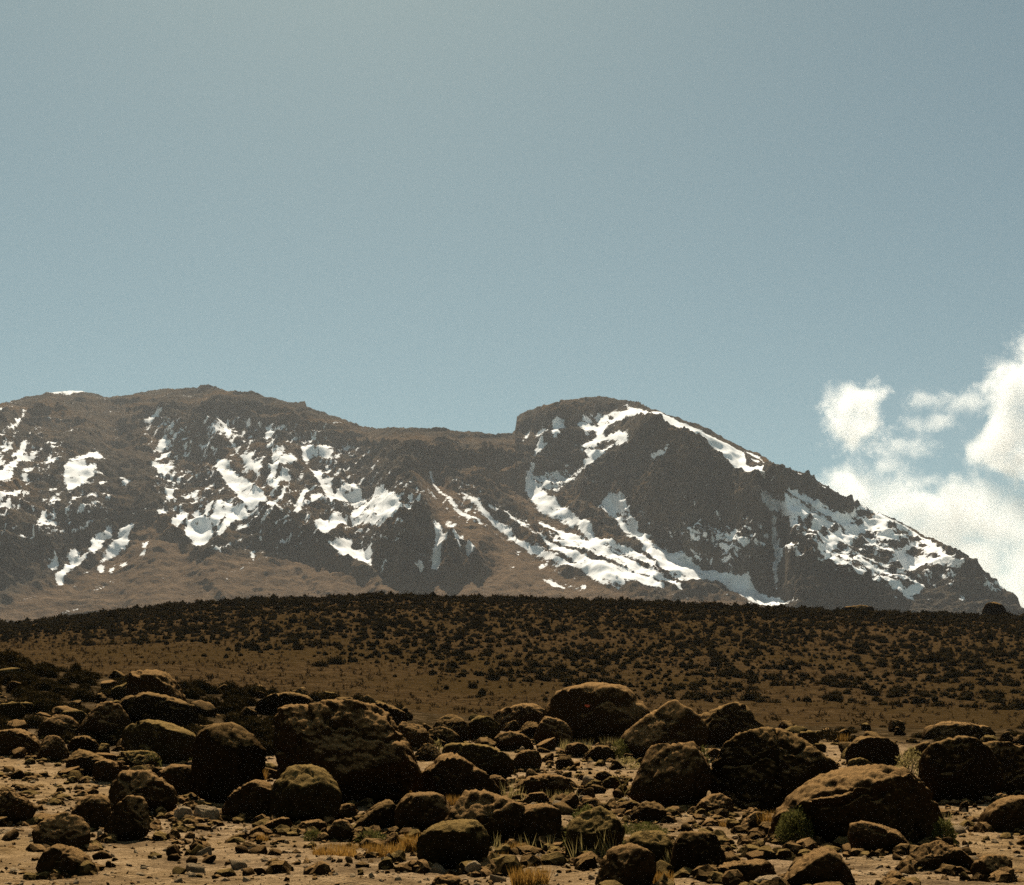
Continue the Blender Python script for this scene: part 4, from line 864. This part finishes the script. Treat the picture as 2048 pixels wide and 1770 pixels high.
# gravel: uncountable pebbles, one mass
def scatter(name, S, Fc, P, scl, mat, sq=(1, 1, .6), label=None, seed=1, smooth=False, jit=0.75, tilt=0.0):
    r_ = np.random.default_rng(seed); n = len(P)
    rot = r_.uniform(0, 6.283, n); c_, s_ = np.cos(rot), np.sin(rot)
    tl = r_.normal(0, tilt, n); ct, st2 = np.cos(tl)[:, None], np.sin(tl)[:, None]
    V = np.repeat(S[None] * np.array(sq), n, 0)
    V = V * (1 + jit * (r_.random((n, len(S), 1)) - 0.5)) * scl[:, None, None] * r_.uniform(0.75, 1.3, (n, 1, 3))
    V = np.stack([V[:, :, 0], V[:, :, 1] * ct - V[:, :, 2] * st2, V[:, :, 1] * st2 + V[:, :, 2] * ct], -1)
    X = V[:, :, 0] * c_[:, None] - V[:, :, 1] * s_[:, None]; Y = V[:, :, 0] * s_[:, None] + V[:, :, 1] * c_[:, None]
    V = np.stack([X, Y, V[:, :, 2]], -1) + P[:, None, :]
    Fa = (Fc[None] + (np.arange(n) * len(S))[:, None, None]).reshape(-1, Fc.shape[1])
    o = link(name, mesh_from(name, V.reshape(-1, 3), Fa, smooth), mat)
    tag(o, label, kind='stuff'); return o
S1, F1 = ico(1)
npb = 20000
pxp = RNG.uniform(-330, 2380, npb); dp = np.exp(RNG.uniform(math.log(9.5), math.log(48), npb))
Pp = ground(pxp, dp)
dens = fbm(Pp * 0.35, 3)
kk = dens + RNG.normal(0, .25, npb) > -0.12
Pp = Pp[kk]; scp = (0.009 + 0.042 * RNG.random(len(Pp)) ** 5) * np.clip(Pp[:, 1] / 13, 1, 2)
h_ = RNG.random(len(Pp)) < 0.5
scatter('gravel', S1, F1, Pp[h_], scp[h_], M_B3, label='grey-brown gravel strewn over the flat ground', seed=2, tilt=0.8)
scatter('gravel', S1, F1, Pp[~h_], scp[~h_], M_B1, label='dark gravel strewn over the flat ground', seed=3, tilt=0.8)

# rubble: broken bits between the boulders, too many and small to pick apart
nrb = 14000
pxr = RNG.uniform(-380, 2430, nrb); dr = np.exp(RNG.uniform(math.log(13), math.log(60), nrb))
Pr = ground(pxr, dr)
lane = np.interp(pxr, [0, 300, 700, 1100, 1500, 2048], [23.5, 19, 15.5, 13, 16.5, 19.5])
kr = (fbm(Pr * 0.25 + 3, 3) + RNG.normal(0, .2, nrb) > -0.05) & (dr > lane + RNG.normal(0, 2, nrb))
Pr = Pr[kr]; srb = 0.03 + 0.15 * RNG.random(len(Pr)) ** 4
ex = []
for bx_, by_, br_ in occ:
    if by_ > 60: continue
    for _ in range(int(14 + 10 * br_)):
        th = random.uniform(-3.6, 0.5); rr_ = br_ * random.uniform(0.85, 1.35)
        y_ = by_ + math.sin(th) * rr_; x_ = bx_ + math.cos(th) * rr_
        if y_ > 9: ex.append(((x_ / y_) * F + 1024, y_))
ex = np.array(ex); Pr = np.concatenate([Pr, ground(ex[:, 0], ex[:, 1])]); srb = np.concatenate([srb, 0.03 + 0.13 * RNG.random(len(ex)) ** 2])
for k_i, m_i in enumerate((M_B1, M_B4, M_B2)):
    sel = (np.arange(len(Pr)) % 3) == k_i
    for lvl, sub, wd_ in ((1, sel & (srb < 0.075), 'fine '), (2, sel & (srb >= 0.075), 'coarse ')):
        scatter('rubble', *ico(lvl), Pr[sub], srb[sub], m_i, (1.1, 0.9, .85), wd_ + ['brown', 'black', 'mossy'][k_i] + ' rubble lying between the boulders', 20 + k_i, tilt=0.9, jit=0.75 if lvl == 1 else 0.42)

# ------------------------------------------------------------------ plants
def leaf_cloud(n, seed, rx, ry, rz, leaf, up=0.4, shell=0.55):
    r_ = np.random.default_rng(seed)
    v = r_.normal(size=(n, 3)); v /= np.linalg.norm(v, axis=1)[:, None]; v[:, 2] = np.abs(v[:, 2]) * 1.0 - 0.08
    lump = 1 + 0.28 * fbm(v * 2.2 + seed, 3)
    rad = (shell + (1 - shell) * r_.random(n) ** 0.6) * lump
    c = v * rad[:, None] * np.array([rx, ry, rz])
    a_ = r_.normal(size=(n, 3)) + v * 1.0 + np.array([0, 0, up]); a_ /= np.linalg.norm(a_, axis=1)[:, None]
    b_ = np.cross(a_, r_.normal(size=(n, 3))); b_ /= np.linalg.norm(b_, axis=1)[:, None]
    L_ = leaf * r_.uniform(0.6, 1.4, n)[:, None]
    p0 = c - b_ * L_ * 0.3; p1 = c + b_ * L_ * 0.3; p2 = c + a_ * L_ * 1.3
    return np.stack([p0, p1, p2], 1).reshape(-1, 3), np.arange(3 * n).reshape(-1, 3)
def twigs(n, seed, rx, rz):
    r_ = np.random.default_rng(seed); V, Fq = [], []
    for k in range(n):
        th = r_.uniform(0, 6.283); t = np.array([math.cos(th) * rx * r_.uniform(.2, .8), math.sin(th) * rx * r_.uniform(.2, .8), rz * r_.uniform(.6, 1.0)])
        w_ = 0.012 * rz + 0.004; i0 = len(V)
        for q in (np.zeros(3), t):
            ww = w_ if q[2] == 0 else w_ * 0.4
            V += [q + np.array([ww, 0, 0]), q + np.array([-ww * .5, ww, 0]), q + np.array([-ww * .5, -ww, 0])]
        Fq += [[i0, i0 + 1, i0 + 4, i0 + 3], [i0 + 1, i0 + 2, i0 + 5, i0 + 4], [i0 + 2, i0, i0 + 3, i0 + 5]]
    return np.array(V), np.array(Fq)
def bush(label, px, row, w, h, mat=M_BUSH, n=900, leaf=0.035, group=None, seed=None, lift=0.0, dd=0.0):
    d = dist_at(px, row) + dd; p = ground([px], [d])[0]
    rx = w / F * d * 0.5; rz = h / F * d
    sd_ = seed or random.randint(1, 9999)
    root = link('bush', None, loc=(p[0], p[1], p[2] + lift)); tag(root, label, 'bush', group)
    root.empty_display_size = 0.1
    V, Fq = leaf_cloud(n, sd_, rx, rx * 0.9, rz, leaf)
    link('foliage', mesh_from('foliage', V, Fq, False), mat, root)
    V, Fq = twigs(9, sd_, rx, rz * 0.9)
    link('stem', mesh_from('stem', V, Fq, False), M_TWIG, root)
    return root
bush('yellow-green bush spilling over the right end of the humped boulder', 372, 1522, 52, 62, n=1500, leaf=0.05)
bush('bright green bush on the low mossy rock below the humped boulder', 300, 1534, 46, 34, n=1100, leaf=0.05)
bush('yellow-green bush against the left foot of the sharp-peaked wedge', 1240, 1518, 46, 42, n=1300, leaf=0.055)
bush('grey twiggy cushion under the yellow-green bush by the wedge', 1252, 1538, 66, 26, M_STRAW, n=900, leaf=0.04)
bush('green bush crowning the dark rock with straw stalks', 1170, 1716, 84, 108, n=2600, leaf=0.035, dd=0.5)
bush('low green cushion between the bush-crowned rock and the shut-in boulder', 1285, 1668, 110, 26, n=1800, leaf=0.03)
bush('small olive bush beside the smooth grey-brown boulder', 1226, 1706, 54, 44, n=1200, leaf=0.03)
bush('mossy green bush on the left flank of the whale-backed boulder', 1590, 1690, 84, 76, n=2600, leaf=0.035)
bush('green cushion at the right foot of the whale-backed boulder', 1888, 1692, 52, 56, n=1500, leaf=0.035)
bush('grey-leaved straggly bush between the whale-backed boulder and the big dark one', 1822, 1560, 66, 66, M_STRAW, n=900, leaf=0.07)
bush('yellow-green sprig in the cleft behind the flat-topped block', 1408, 1530, 18, 42, n=260, leaf=0.07)
bush('pale flowering sprig beside the low curved black rock', 876, 1506, 20, 30, M_STRAW, n=150, leaf=0.06)
bush('olive bush at the upper edge of the hazy boulders', 84, 1424, 34, 26, n=600, leaf=0.09)
bush('green sprigs between the dark low rocks at the edge of the gravel', 628, 1682, 40, 22, n=500, leaf=0.03)
bush('small green plants before the black slanting rock', 742, 1684, 70, 28, n=800, leaf=0.03)
bush('olive tuft on the slope behind the first lit-topped boulder', 1008, 1444, 40, 24, n=600, leaf=0.07)
bush('dark scrubby bush behind the whale-backed boulder beside the orange tuft', 1655, 1482, 60, 26, M_SHRUB, n=900, leaf=0.08)

def tuft(label, px, row, w, h, mat=M_GRASS, n=90, group=None, dd=0.0):
    d = dist_at(px, row) + dd; p = ground([px], [d])[0]
    hw = w / F * d * 0.5; hh = h / F * d
    V = []
    for k in range(int(n * 1.7)):
        bx, by = random.uniform(-hw, hw), random.uniform(-hw, hw) * 0.7
        th = random.uniform(0, 6.28); ln = hh * random.uniform(0.45, 1.15); le = random.uniform(0.05, 0.55) * ln
        tx, ty = bx + math.cos(th) * le, by + math.sin(th) * le
        ww = 0.006 + 0.01 * hh; ph = random.uniform(0, 3.14); wx, wy = math.cos(ph) * ww, math.sin(ph) * ww
        V += [(bx - wx, by - wy, -0.02), (bx + wx, by + wy, -0.02), (tx, ty, ln)]
    o = link('grass_tuft', mesh_from('grass_tuft', np.array(V), np.arange(len(V)).reshape(-1, 3), False), mat, loc=tuple(p))
    return tag(o, label, 'grass', group)
for lb, px, row, w_, h_, n_, m_ in [
 ('orange dry grass in the gap between the tall black and largest boulders', 524, 1566, 10, 34, 70, M_GRASS), ('orange tuft above the golden-topped boulder', 806, 1590, 46, 26, 160, M_GRASS),
 ('patch of ochre grass on the gravel left of the mossy block', 670, 1712, 80, 24, 260, M_GRASS), ('ochre grass before the little peaked stone', 770, 1712, 70, 28, 260, M_GRASS),
 ('reddish grass at the left foot of the rounded mossy block', 822, 1704, 36, 36, 160, M_GRASS), ('orange tuft on the gravel right of the rounded mossy block', 1030, 1706, 40, 26, 160, M_GRASS),
 ('thin ochre grass beside the right foot of the rounded mossy block', 992, 1728, 50, 22, 130, M_GRASS), ('ochre tuft at the bottom edge below the reddish slab', 1060, 1772, 70, 36, 220, M_GRASS),
 ('orange grass between the smooth grey-brown and round black boulders', 1322, 1776, 44, 30, 200, M_GRASS), ('orange grass left of the green-flanked whale-backed boulder', 1536, 1662, 40, 36, 170, M_GRASS),
 ('orange tuft by the small dark rock on open gravel', 1455, 1655, 26, 14, 80, M_GRASS), ('dry orange tuft at the far edge below the hill, right', 1688, 1484, 20, 18, 90, M_GRASS),
 ('orange grass tucked behind the golden-topped boulder, right side', 906, 1612, 20, 22, 80, M_GRASS), ('straw stalks in front of the wide rugged boulder', 985, 1700, 90, 40, 14, M_STRAW),
 ('straw stalks standing before the bush-crowned rock', 1190, 1716, 90, 66, 40, M_STRAW), ('straw stalks before the reddish slab', 1072, 1698, 60, 34, 12, M_STRAW),
 ('straw stalks at the right foot of the pyramid boulder', 1026, 1604, 40, 40, 40, M_STRAW), ('straw at the bases of the gable-shaped boulder', 1150, 1498, 60, 22, 90, M_STRAW),
 ('dry stalks between the round black boulder and its dark neighbour', 1346, 1752, 24, 46, 40, M_STRAW), ('grass fringe under the long flat slab', 1120, 1604, 70, 26, 70, M_STRAW),
 ('orange grass at the foot of the pale low rock left of the bushes', 524, 1684, 22, 14, 70, M_GRASS), ('orange fringe along the dark low rocks by the gravel', 700, 1692, 90, 12, 160, M_GRASS),
 ('yellowed grass beside the layered small boulder', 1880, 1660, 30, 40, 50, M_STRAW), ('straw fringe under the great dome', 1230, 1492, 60, 20, 90, M_STRAW)]:
    tuft(lb, px, row, w_, h_, m_, n_)
# dead sprig: a small forked stem
d = dist_at(1247, 1600); p = ground([1247], [d])[0]; s_ = d / F
bm = bmesh.new()
def stick(bm, a_, b_, r0, r1):
    a_, b_ = Vector(a_), Vector(b_); z_ = (b_ - a_).normalized(); x_ = z_.orthogonal().normalized(); y_ = z_.cross(x_)
    A_, B_ = [], []
    for k in range(5):
        th = k * 2 * math.pi / 5; o_ = x_ * math.cos(th) + y_ * math.sin(th)
        A_.append(bm.verts.new(a_ + o_ * r0)); B_.append(bm.verts.new(b_ + o_ * r1))
    for k in range(5): bm.faces.new((A_[k], A_[(k + 1) % 5], B_[(k + 1) % 5], B_[k]))
for a_, b_ in [((8, 0, 0), (-2, 1, 22)), ((-2, 1, 22), (-14, 3, 52)), ((-2, 1, 22), (8, -2, 46)), ((-8, 2, 38), (-22, 0, 50)), ((2, 0, 12), (14, 2, 26)), ((3, -1, 32), (14, 0, 44))]:
    stick(bm, [c * s_ for c in a_], [c * s_ for c in b_], 1.8 * s_, 0.7 * s_)
me = bpy.data.meshes.new('dead_sprig'); bm.to_mesh(me); bm.free(); me.materials.append(M_STRAW)
tag(link('dead_sprig', me, None, loc=tuple(p)), 'dead leafless sprig standing before the flat-topped block', 'sprig')

# bushes and shrubs: a few grown forms, set out one by one
def shrub_mesh(seed, n, leaf):
    V, Fq = leaf_cloud(n, seed, 1.0, 1.0, 1.0, leaf, shell=0.6)
    S, Fc = ico(3); k = 0.80 * (1 + 0.28 * fbm(S * 2.2 + seed, 4, 0.6))
    C = S * k[:, None]; C[:, 2] = np.maximum(C[:, 2], -0.05)
    me = mesh_from('shrub', np.concatenate([V, C]), np.concatenate([Fq, Fc + len(V)]), False); me.materials.append(M_SHRUB); return me
SHN = [shrub_mesh(100 + k, 800, 0.12) for k in range(6)]
def clump(n, seed, leaf, r=0.86):
    V, Fq = leaf_cloud(n, seed, 1.0, 1.0, 1.0, leaf, shell=0.6)
    S, Fc = ico(1); C = S * (r * (1 + 0.3 * fbm(S * 2 + seed, 2)))[:, None]; C[:, 2] = np.maximum(C[:, 2], -0.1)
    return np.concatenate([V, C]), np.concatenate([Fq, Fc + len(V)])
def shrub(px, d, wpx, hpx, label, group, meshes=SHN):
    p = ground([px], [d])[0]
    o = link('shrub', random.choice(meshes), None, loc=(p[0], p[1], p[2] - 0.03))
    r_ = wpx / F * d * 0.5
    o.scale = (r_, r_ * random.uniform(.8, 1.1), hpx / F * d); o.rotation_euler = (0, 0, random.uniform(0, 6.28))
    return tag(o, label, 'shrub', group)
for lb, px, dd, w_, h_ in [('round black shrub on the knoll edge, leftmost of all', 18, 74, 60, 34), ('dark round shrub beside the gap in the knoll skyline', 48, 74.5, 26, 20), ('tall dark shrub standing up on the knoll above the hazy boulders', 152, 73, 28, 30),
    ('round dark shrub just right of the tall boulder crown', 402, 72, 34, 30), ('ball-shaped black shrub on the knoll skyline', 462, 72, 32, 34), ('wide dark shrub beyond the ball-shaped one', 510, 73, 54, 26), ('dark shrub peeping behind the largest boulder', 545, 74, 32, 22),
    ('pair-crowned dark shrub above the largest boulder', 580, 74.5, 40, 16), ('dark shrub above the peak of the largest boulder', 645, 75, 62, 22), ('last dark shrub of the knoll, above the right end of the largest boulder', 718, 76, 48, 24), ('pale mounded shrub before the last dark shrub of the knoll', 685, 70, 30, 14),
    ('low dark shrub on the valley edge past the knoll', 798, 77, 34, 12), ('dark shrub cut against the great dome left side', 1088, 62, 24, 22)]:
    shrub(px, dd, w_, h_, lb, None)
for _ in range(330):
    px = random.uniform(-20, 740); d = random.uniform(43, 77)
    if px > 560 and d < 64: continue
    sz = random.uniform(0.45, 1.15) * F / d
    shrub(px, d, sz * 1.3, sz * random.uniform(.45, .75), 'dark bush crowding the slope of the near knoll', 'bushes of the near knoll')
for _ in range(26):
    px = random.uniform(1560, 2060); d = random.uniform(56, 84); sz = random.uniform(0.3, 0.7) * F / d
    shrub(px, d, sz * 1.4, sz * .5, 'low dark bush at the far edge of the boulder field', 'bushes below the hill')

# the hillside: shrubs thick on the upper slope, tussocks lower down
def hill_pts(n, dlo, dhi, seed):
    r_ = np.random.default_rng(seed)
    px = r_.uniform(-380, 2430, n * 2); d = np.sqrt(r_.uniform(dlo ** 2, dhi ** 2, n * 2)); keep_ = r_.random(n * 2) < d / dhi
    return px[keep_][:n], d[keep_][:n]
NS = 24000
hpx, hd = hill_pts(NS, 120, 345, 5)
Ph = ground(hpx, hd)
clumpy = fbm(Ph * np.array([0.05, 0.03, 0]), 3)
# how far up the slope the shrubs begin, by column
lo = np.interp(hpx, [-100, 300, 700, 1000, 1300, 1700, 2100], [245, 205, 170, 140, 112, 95, 88])
ok = (clumpy + RNG.normal(0, .25, len(hpx)) > -0.30) & (hd > lo + RNG.normal(0, 14, len(hpx)))
hpx, hd, Ph = hpx[ok], hd[ok], Ph[ok]
hr = 0.16 + 0.42 * RNG.random(len(hpx)) ** 1.5 + 0.75 * RNG.random(len(hpx)) ** 9
crest = hd > 300
hr = np.where(crest, hr * 1.45, hr)
inpic = (hpx > 5) & (hpx < 2043)
app = np.where(inpic, hr / hd, 0)
big = np.argsort(-app)[:290]
mask = np.zeros(len(hpx), bool); mask[big] = True
SHF = [shrub_mesh(200 + k, 150, 0.3) for k in range(6)]
for i in np.where(mask)[0]:
    o = link('hill_shrub', random.choice(SHF), None, loc=(Ph[i, 0], Ph[i, 1], Ph[i, 2] - 0.05))
    o.scale = (hr[i] * 1.15, hr[i], hr[i] * random.uniform(.75, 1.1)); o.rotation_euler = (0, 0, random.uniform(0, 6.28))
    tag(o, 'dark green shrub dotting the brown hillside', 'shrub', 'shrubs dotting the hillside')
S2, F2 = ico(1)
small = (~mask) & (hr < 0.36); larger = (~mask) & (hr >= 0.36)
scatter('shrubbery', *clump(26, 301, .22), Ph[larger], hr[larger], M_SHRUB, (1.1, 1.0, 1.3), 'mass of small dark shrubs covering the hillside', 6, jit=0.25)
scatter('shrubbery', *clump(12, 302, .28), Ph[small], hr[small] * 1.15, M_SHRUB, (1.1, 1.0, 1.25), 'lowest and finest scrub of the hillside', 7, jit=0.3)
tpx, td = hill_pts(25000, 84, 335, 8)
Pt = ground(tpx, td)
kt = fbm(Pt * np.array([.06, .05, 0]) + 4, 3) + RNG.normal(0, .3, len(tpx)) > -0.25
Pt = Pt[kt]
scatter('undergrowth', *leaf_cloud(14, 303, 1, 1, 1, .62, shell=.3), Pt, RNG.uniform(.10, .34, len(Pt)), M_TUSS, (1.2, 1.0, 1.0), 'low brown tussocks carpeting the lower hillside', 9, jit=1.0)

# the red mark painted on the great dome
dp_ = bpy.context.evaluated_depsgraph_get()
hit, loc_, nrm, idx, ob, mtx = SC.ray_cast(dp_, Vector((0, 0, CZ)), Vector(pt(1175, 1411, 1.0)) - Vector((0, 0, CZ)))
if hit:
    bm = bmesh.new(); n = nrm.normalized(); x_ = Vector((1, 0, 0)); x_ = (x_ - n * x_.dot(n)).normalized(); y_ = n.cross(x_)
    vs_ = [bm.verts.new(n * 0.06 + x_ * (0.10 * math.cos(t) * (1 + .3 * math.sin(3 * t))) + y_ * (0.06 * math.sin(t) * (1 + .25 * math.cos(2 * t)))) for t in [k * math.pi / 8 for k in range(16)]]
    bm.faces.new(vs_); r_ = bmesh.ops.extrude_face_region(bm, geom=bm.faces[:]); bmesh.ops.translate(bm, verts=[v for v in r_['geom'] if isinstance(v, bmesh.types.BMVert)], vec=-n * 0.1)
    me = bpy.data.meshes.new('paint_mark'); bm.to_mesh(me); bm.free()
    o = link('paint_mark', me, M_RED); o.parent = dome; o.matrix_parent_inverse = dome.matrix_world.inverted(); o.location = loc_
    print('mark on', ob.name, ob.get('label'))

# ------------------------------------------------------------------ clouds behind the shoulder
def cloud(label, depth, blobs, dens, seed, amp=1.0, nscale=1.0, thick=0.9):
    """blobs: (px, row, rx, ry, weight) in photograph pixels at that depth"""
    k = depth / F
    B = [((b[0] - 1024) * k, depth, CZ + (EYE - b[1]) * k, b[2] * k, b[3] * k) for b in blobs]
    x0 = min(b[0] - b[3] * 1.5 for b in B); x1 = max(b[0] + b[3] * 1.5 for b in B); z0 = min(b[2] - b[4] * 1.5 for b in B); z1 = max(b[2] + b[4] * 1.5 for b in B)
    ry = max(min(b[3], b[4]) for b in B) * thick
    y0, y1 = depth - ry * 1.5, depth + ry * 1.5
    bm = bmesh.new(); bmesh.ops.create_cube(bm, size=1.0)
    for v in bm.verts: v.co = Vector(((x0 + x1) / 2 + v.co.x * (x1 - x0), (y0 + y1) / 2 + v.co.y * (y1 - y0), (z0 + z1) / 2 + v.co.z * (z1 - z0)))
    me = bpy.data.meshes.new('cloud'); bm.to_mesh(me); bm.free()
    s = NT('cloud_vapour'); tc = s.n('ShaderNodeTexCoord'); v = tc.outputs['Object']
    best = None
    for b in B:
        mp = s.n('ShaderNodeMapping', vector_type='TEXTURE'); s.l(v, mp.inputs['Vector'])
        mp.inputs['Location'].default_value = (b[0], b[1], b[2]); mp.inputs['Scale'].default_value = (b[3], ry if ry < b[3] * 1.2 else b[3] * 1.2, b[4])
        ln = s.n('ShaderNodeVectorMath', operation='LENGTH'); s.l(mp.outputs[0], ln.inputs[0])
        f_ = s.math('SUBTRACT', 1.0, ln.outputs['Value'])
        best = f_ if best is None else s.math('SMOOTH_MAX', best, f_)
    sc_ = nscale / (120 * k)
    of = s.n('ShaderNodeVectorMath', operation='ADD'); of.inputs[1].default_value = (seed * 777.0, 0, 0); s.l(v, of.inputs[0])
    n1 = s.noise(of.outputs[0], sc_ * 1.6, 10, 0.66, 0.5)
    n2 = s.noise(of.outputs[0], sc_ * 7.0, 8, 0.65, 0.3)
    n1 = s.math('ADD', s.math('MULTIPLY', n1, 0.8), s.math('MULTIPLY', n2, 0.2))
    fld = s.math('ADD', best, s.math('MULTIPLY', s.math('SUBTRACT', n1, 0.53), 4.2 * amp))
    fld = s.math('MULTIPLY', fld, 1.25, True)
    pv = s.n('ShaderNodeVolumePrincipled'); pv.inputs['Color'].default_value = (0.98, 0.98, 0.98, 1); pv.inputs['Anisotropy'].default_value = 0.5
    s.l(s.math('MULTIPLY', fld, dens), pv.inputs['Density'])
    s.l(pv.outputs[0], s.out.inputs['Volume'])
    s.m.cycles.volume_step_rate = 0.35
    o = link('cloud', me, s.m); return tag(o, label, 'cloud')
CD = 11500.0
cloud('bright cumulus heaped behind the snowy shoulder at the right', CD, [(1985, 1060, 130, 100), (1880, 1075, 110, 90), (2060, 1120, 130, 130), (1760, 1050, 110, 70), (1940, 1150, 140, 90), (2160, 1080, 130, 120), (2060, 1200, 120, 60), (1700, 1000, 90, 56), (1800, 1010, 90, 60), (1930, 1020, 110, 80)], 0.0065, 1, 0.75, 0.9, 0.40)
cloud('small ragged cloud puff standing alone above the shoulder', CD * 1.02, [(1705, 810, 58, 48), (1690, 860, 46, 46), (1740, 800, 34, 34), (1715, 835, 64, 66)], 0.006, 2, 1.15, 1.5)
cloud('tall white cloud climbing the right edge of the sky', CD * 1.02, [(2030, 780, 66, 80), (2020, 880, 70, 90), (2080, 720, 60, 80), (1985, 900, 50, 50), (2110, 860, 80, 110)], 0.007, 3, 0.95, 1.2)
cloud('thin torn wisps between the puff and the tall cloud', CD * 1.05, [(1810, 890, 90, 34), (1760, 935, 80, 32), (1880, 800, 90, 24), (1700, 955, 70, 34), (1940, 805, 60, 30), (1860, 850, 60, 26), (1830, 960, 70, 24)], 0.0032, 4, 1.15, 1.9)

# ------------------------------------------------------------------ the air
bm = bmesh.new(); bmesh.ops.create_cube(bm, size=1.0)
zt = float(VM[:, 2].max()) + 30; ymax = float(VM[:, 1].max()) + 100
for v in bm.verts: v.co = Vector((v.co.x * 15000, (ymax - 1000) / 2 + v.co.y * (ymax + 1000), (zt - 60) / 2 + v.co.z * (zt + 60)))
me = bpy.data.meshes.new('haze'); bm.to_mesh(me); bm.free()
s = NT('thin_air_haze'); pv = s.n('ShaderNodeVolumePrincipled')
pv.inputs['Color'].default_value = (0.92, 0.95, 1.0, 1); pv.inputs['Density'].default_value = 3.4e-5; pv.inputs['Anisotropy'].default_value = -0.15
s.l(pv.outputs[0], s.out.inputs['Volume'])
tag(link('haze', me, s.m), kind='stuff')
print('TRIS', sum(len(p.vertices) - 2 for m in {o.data for o in SC.objects if o.type == 'MESH'} for p in m.polygons[:1]) , sum((len(m.loops) - 2 * len(m.polygons)) for m in {o.data for o in SC.objects if o.type == 'MESH'}))
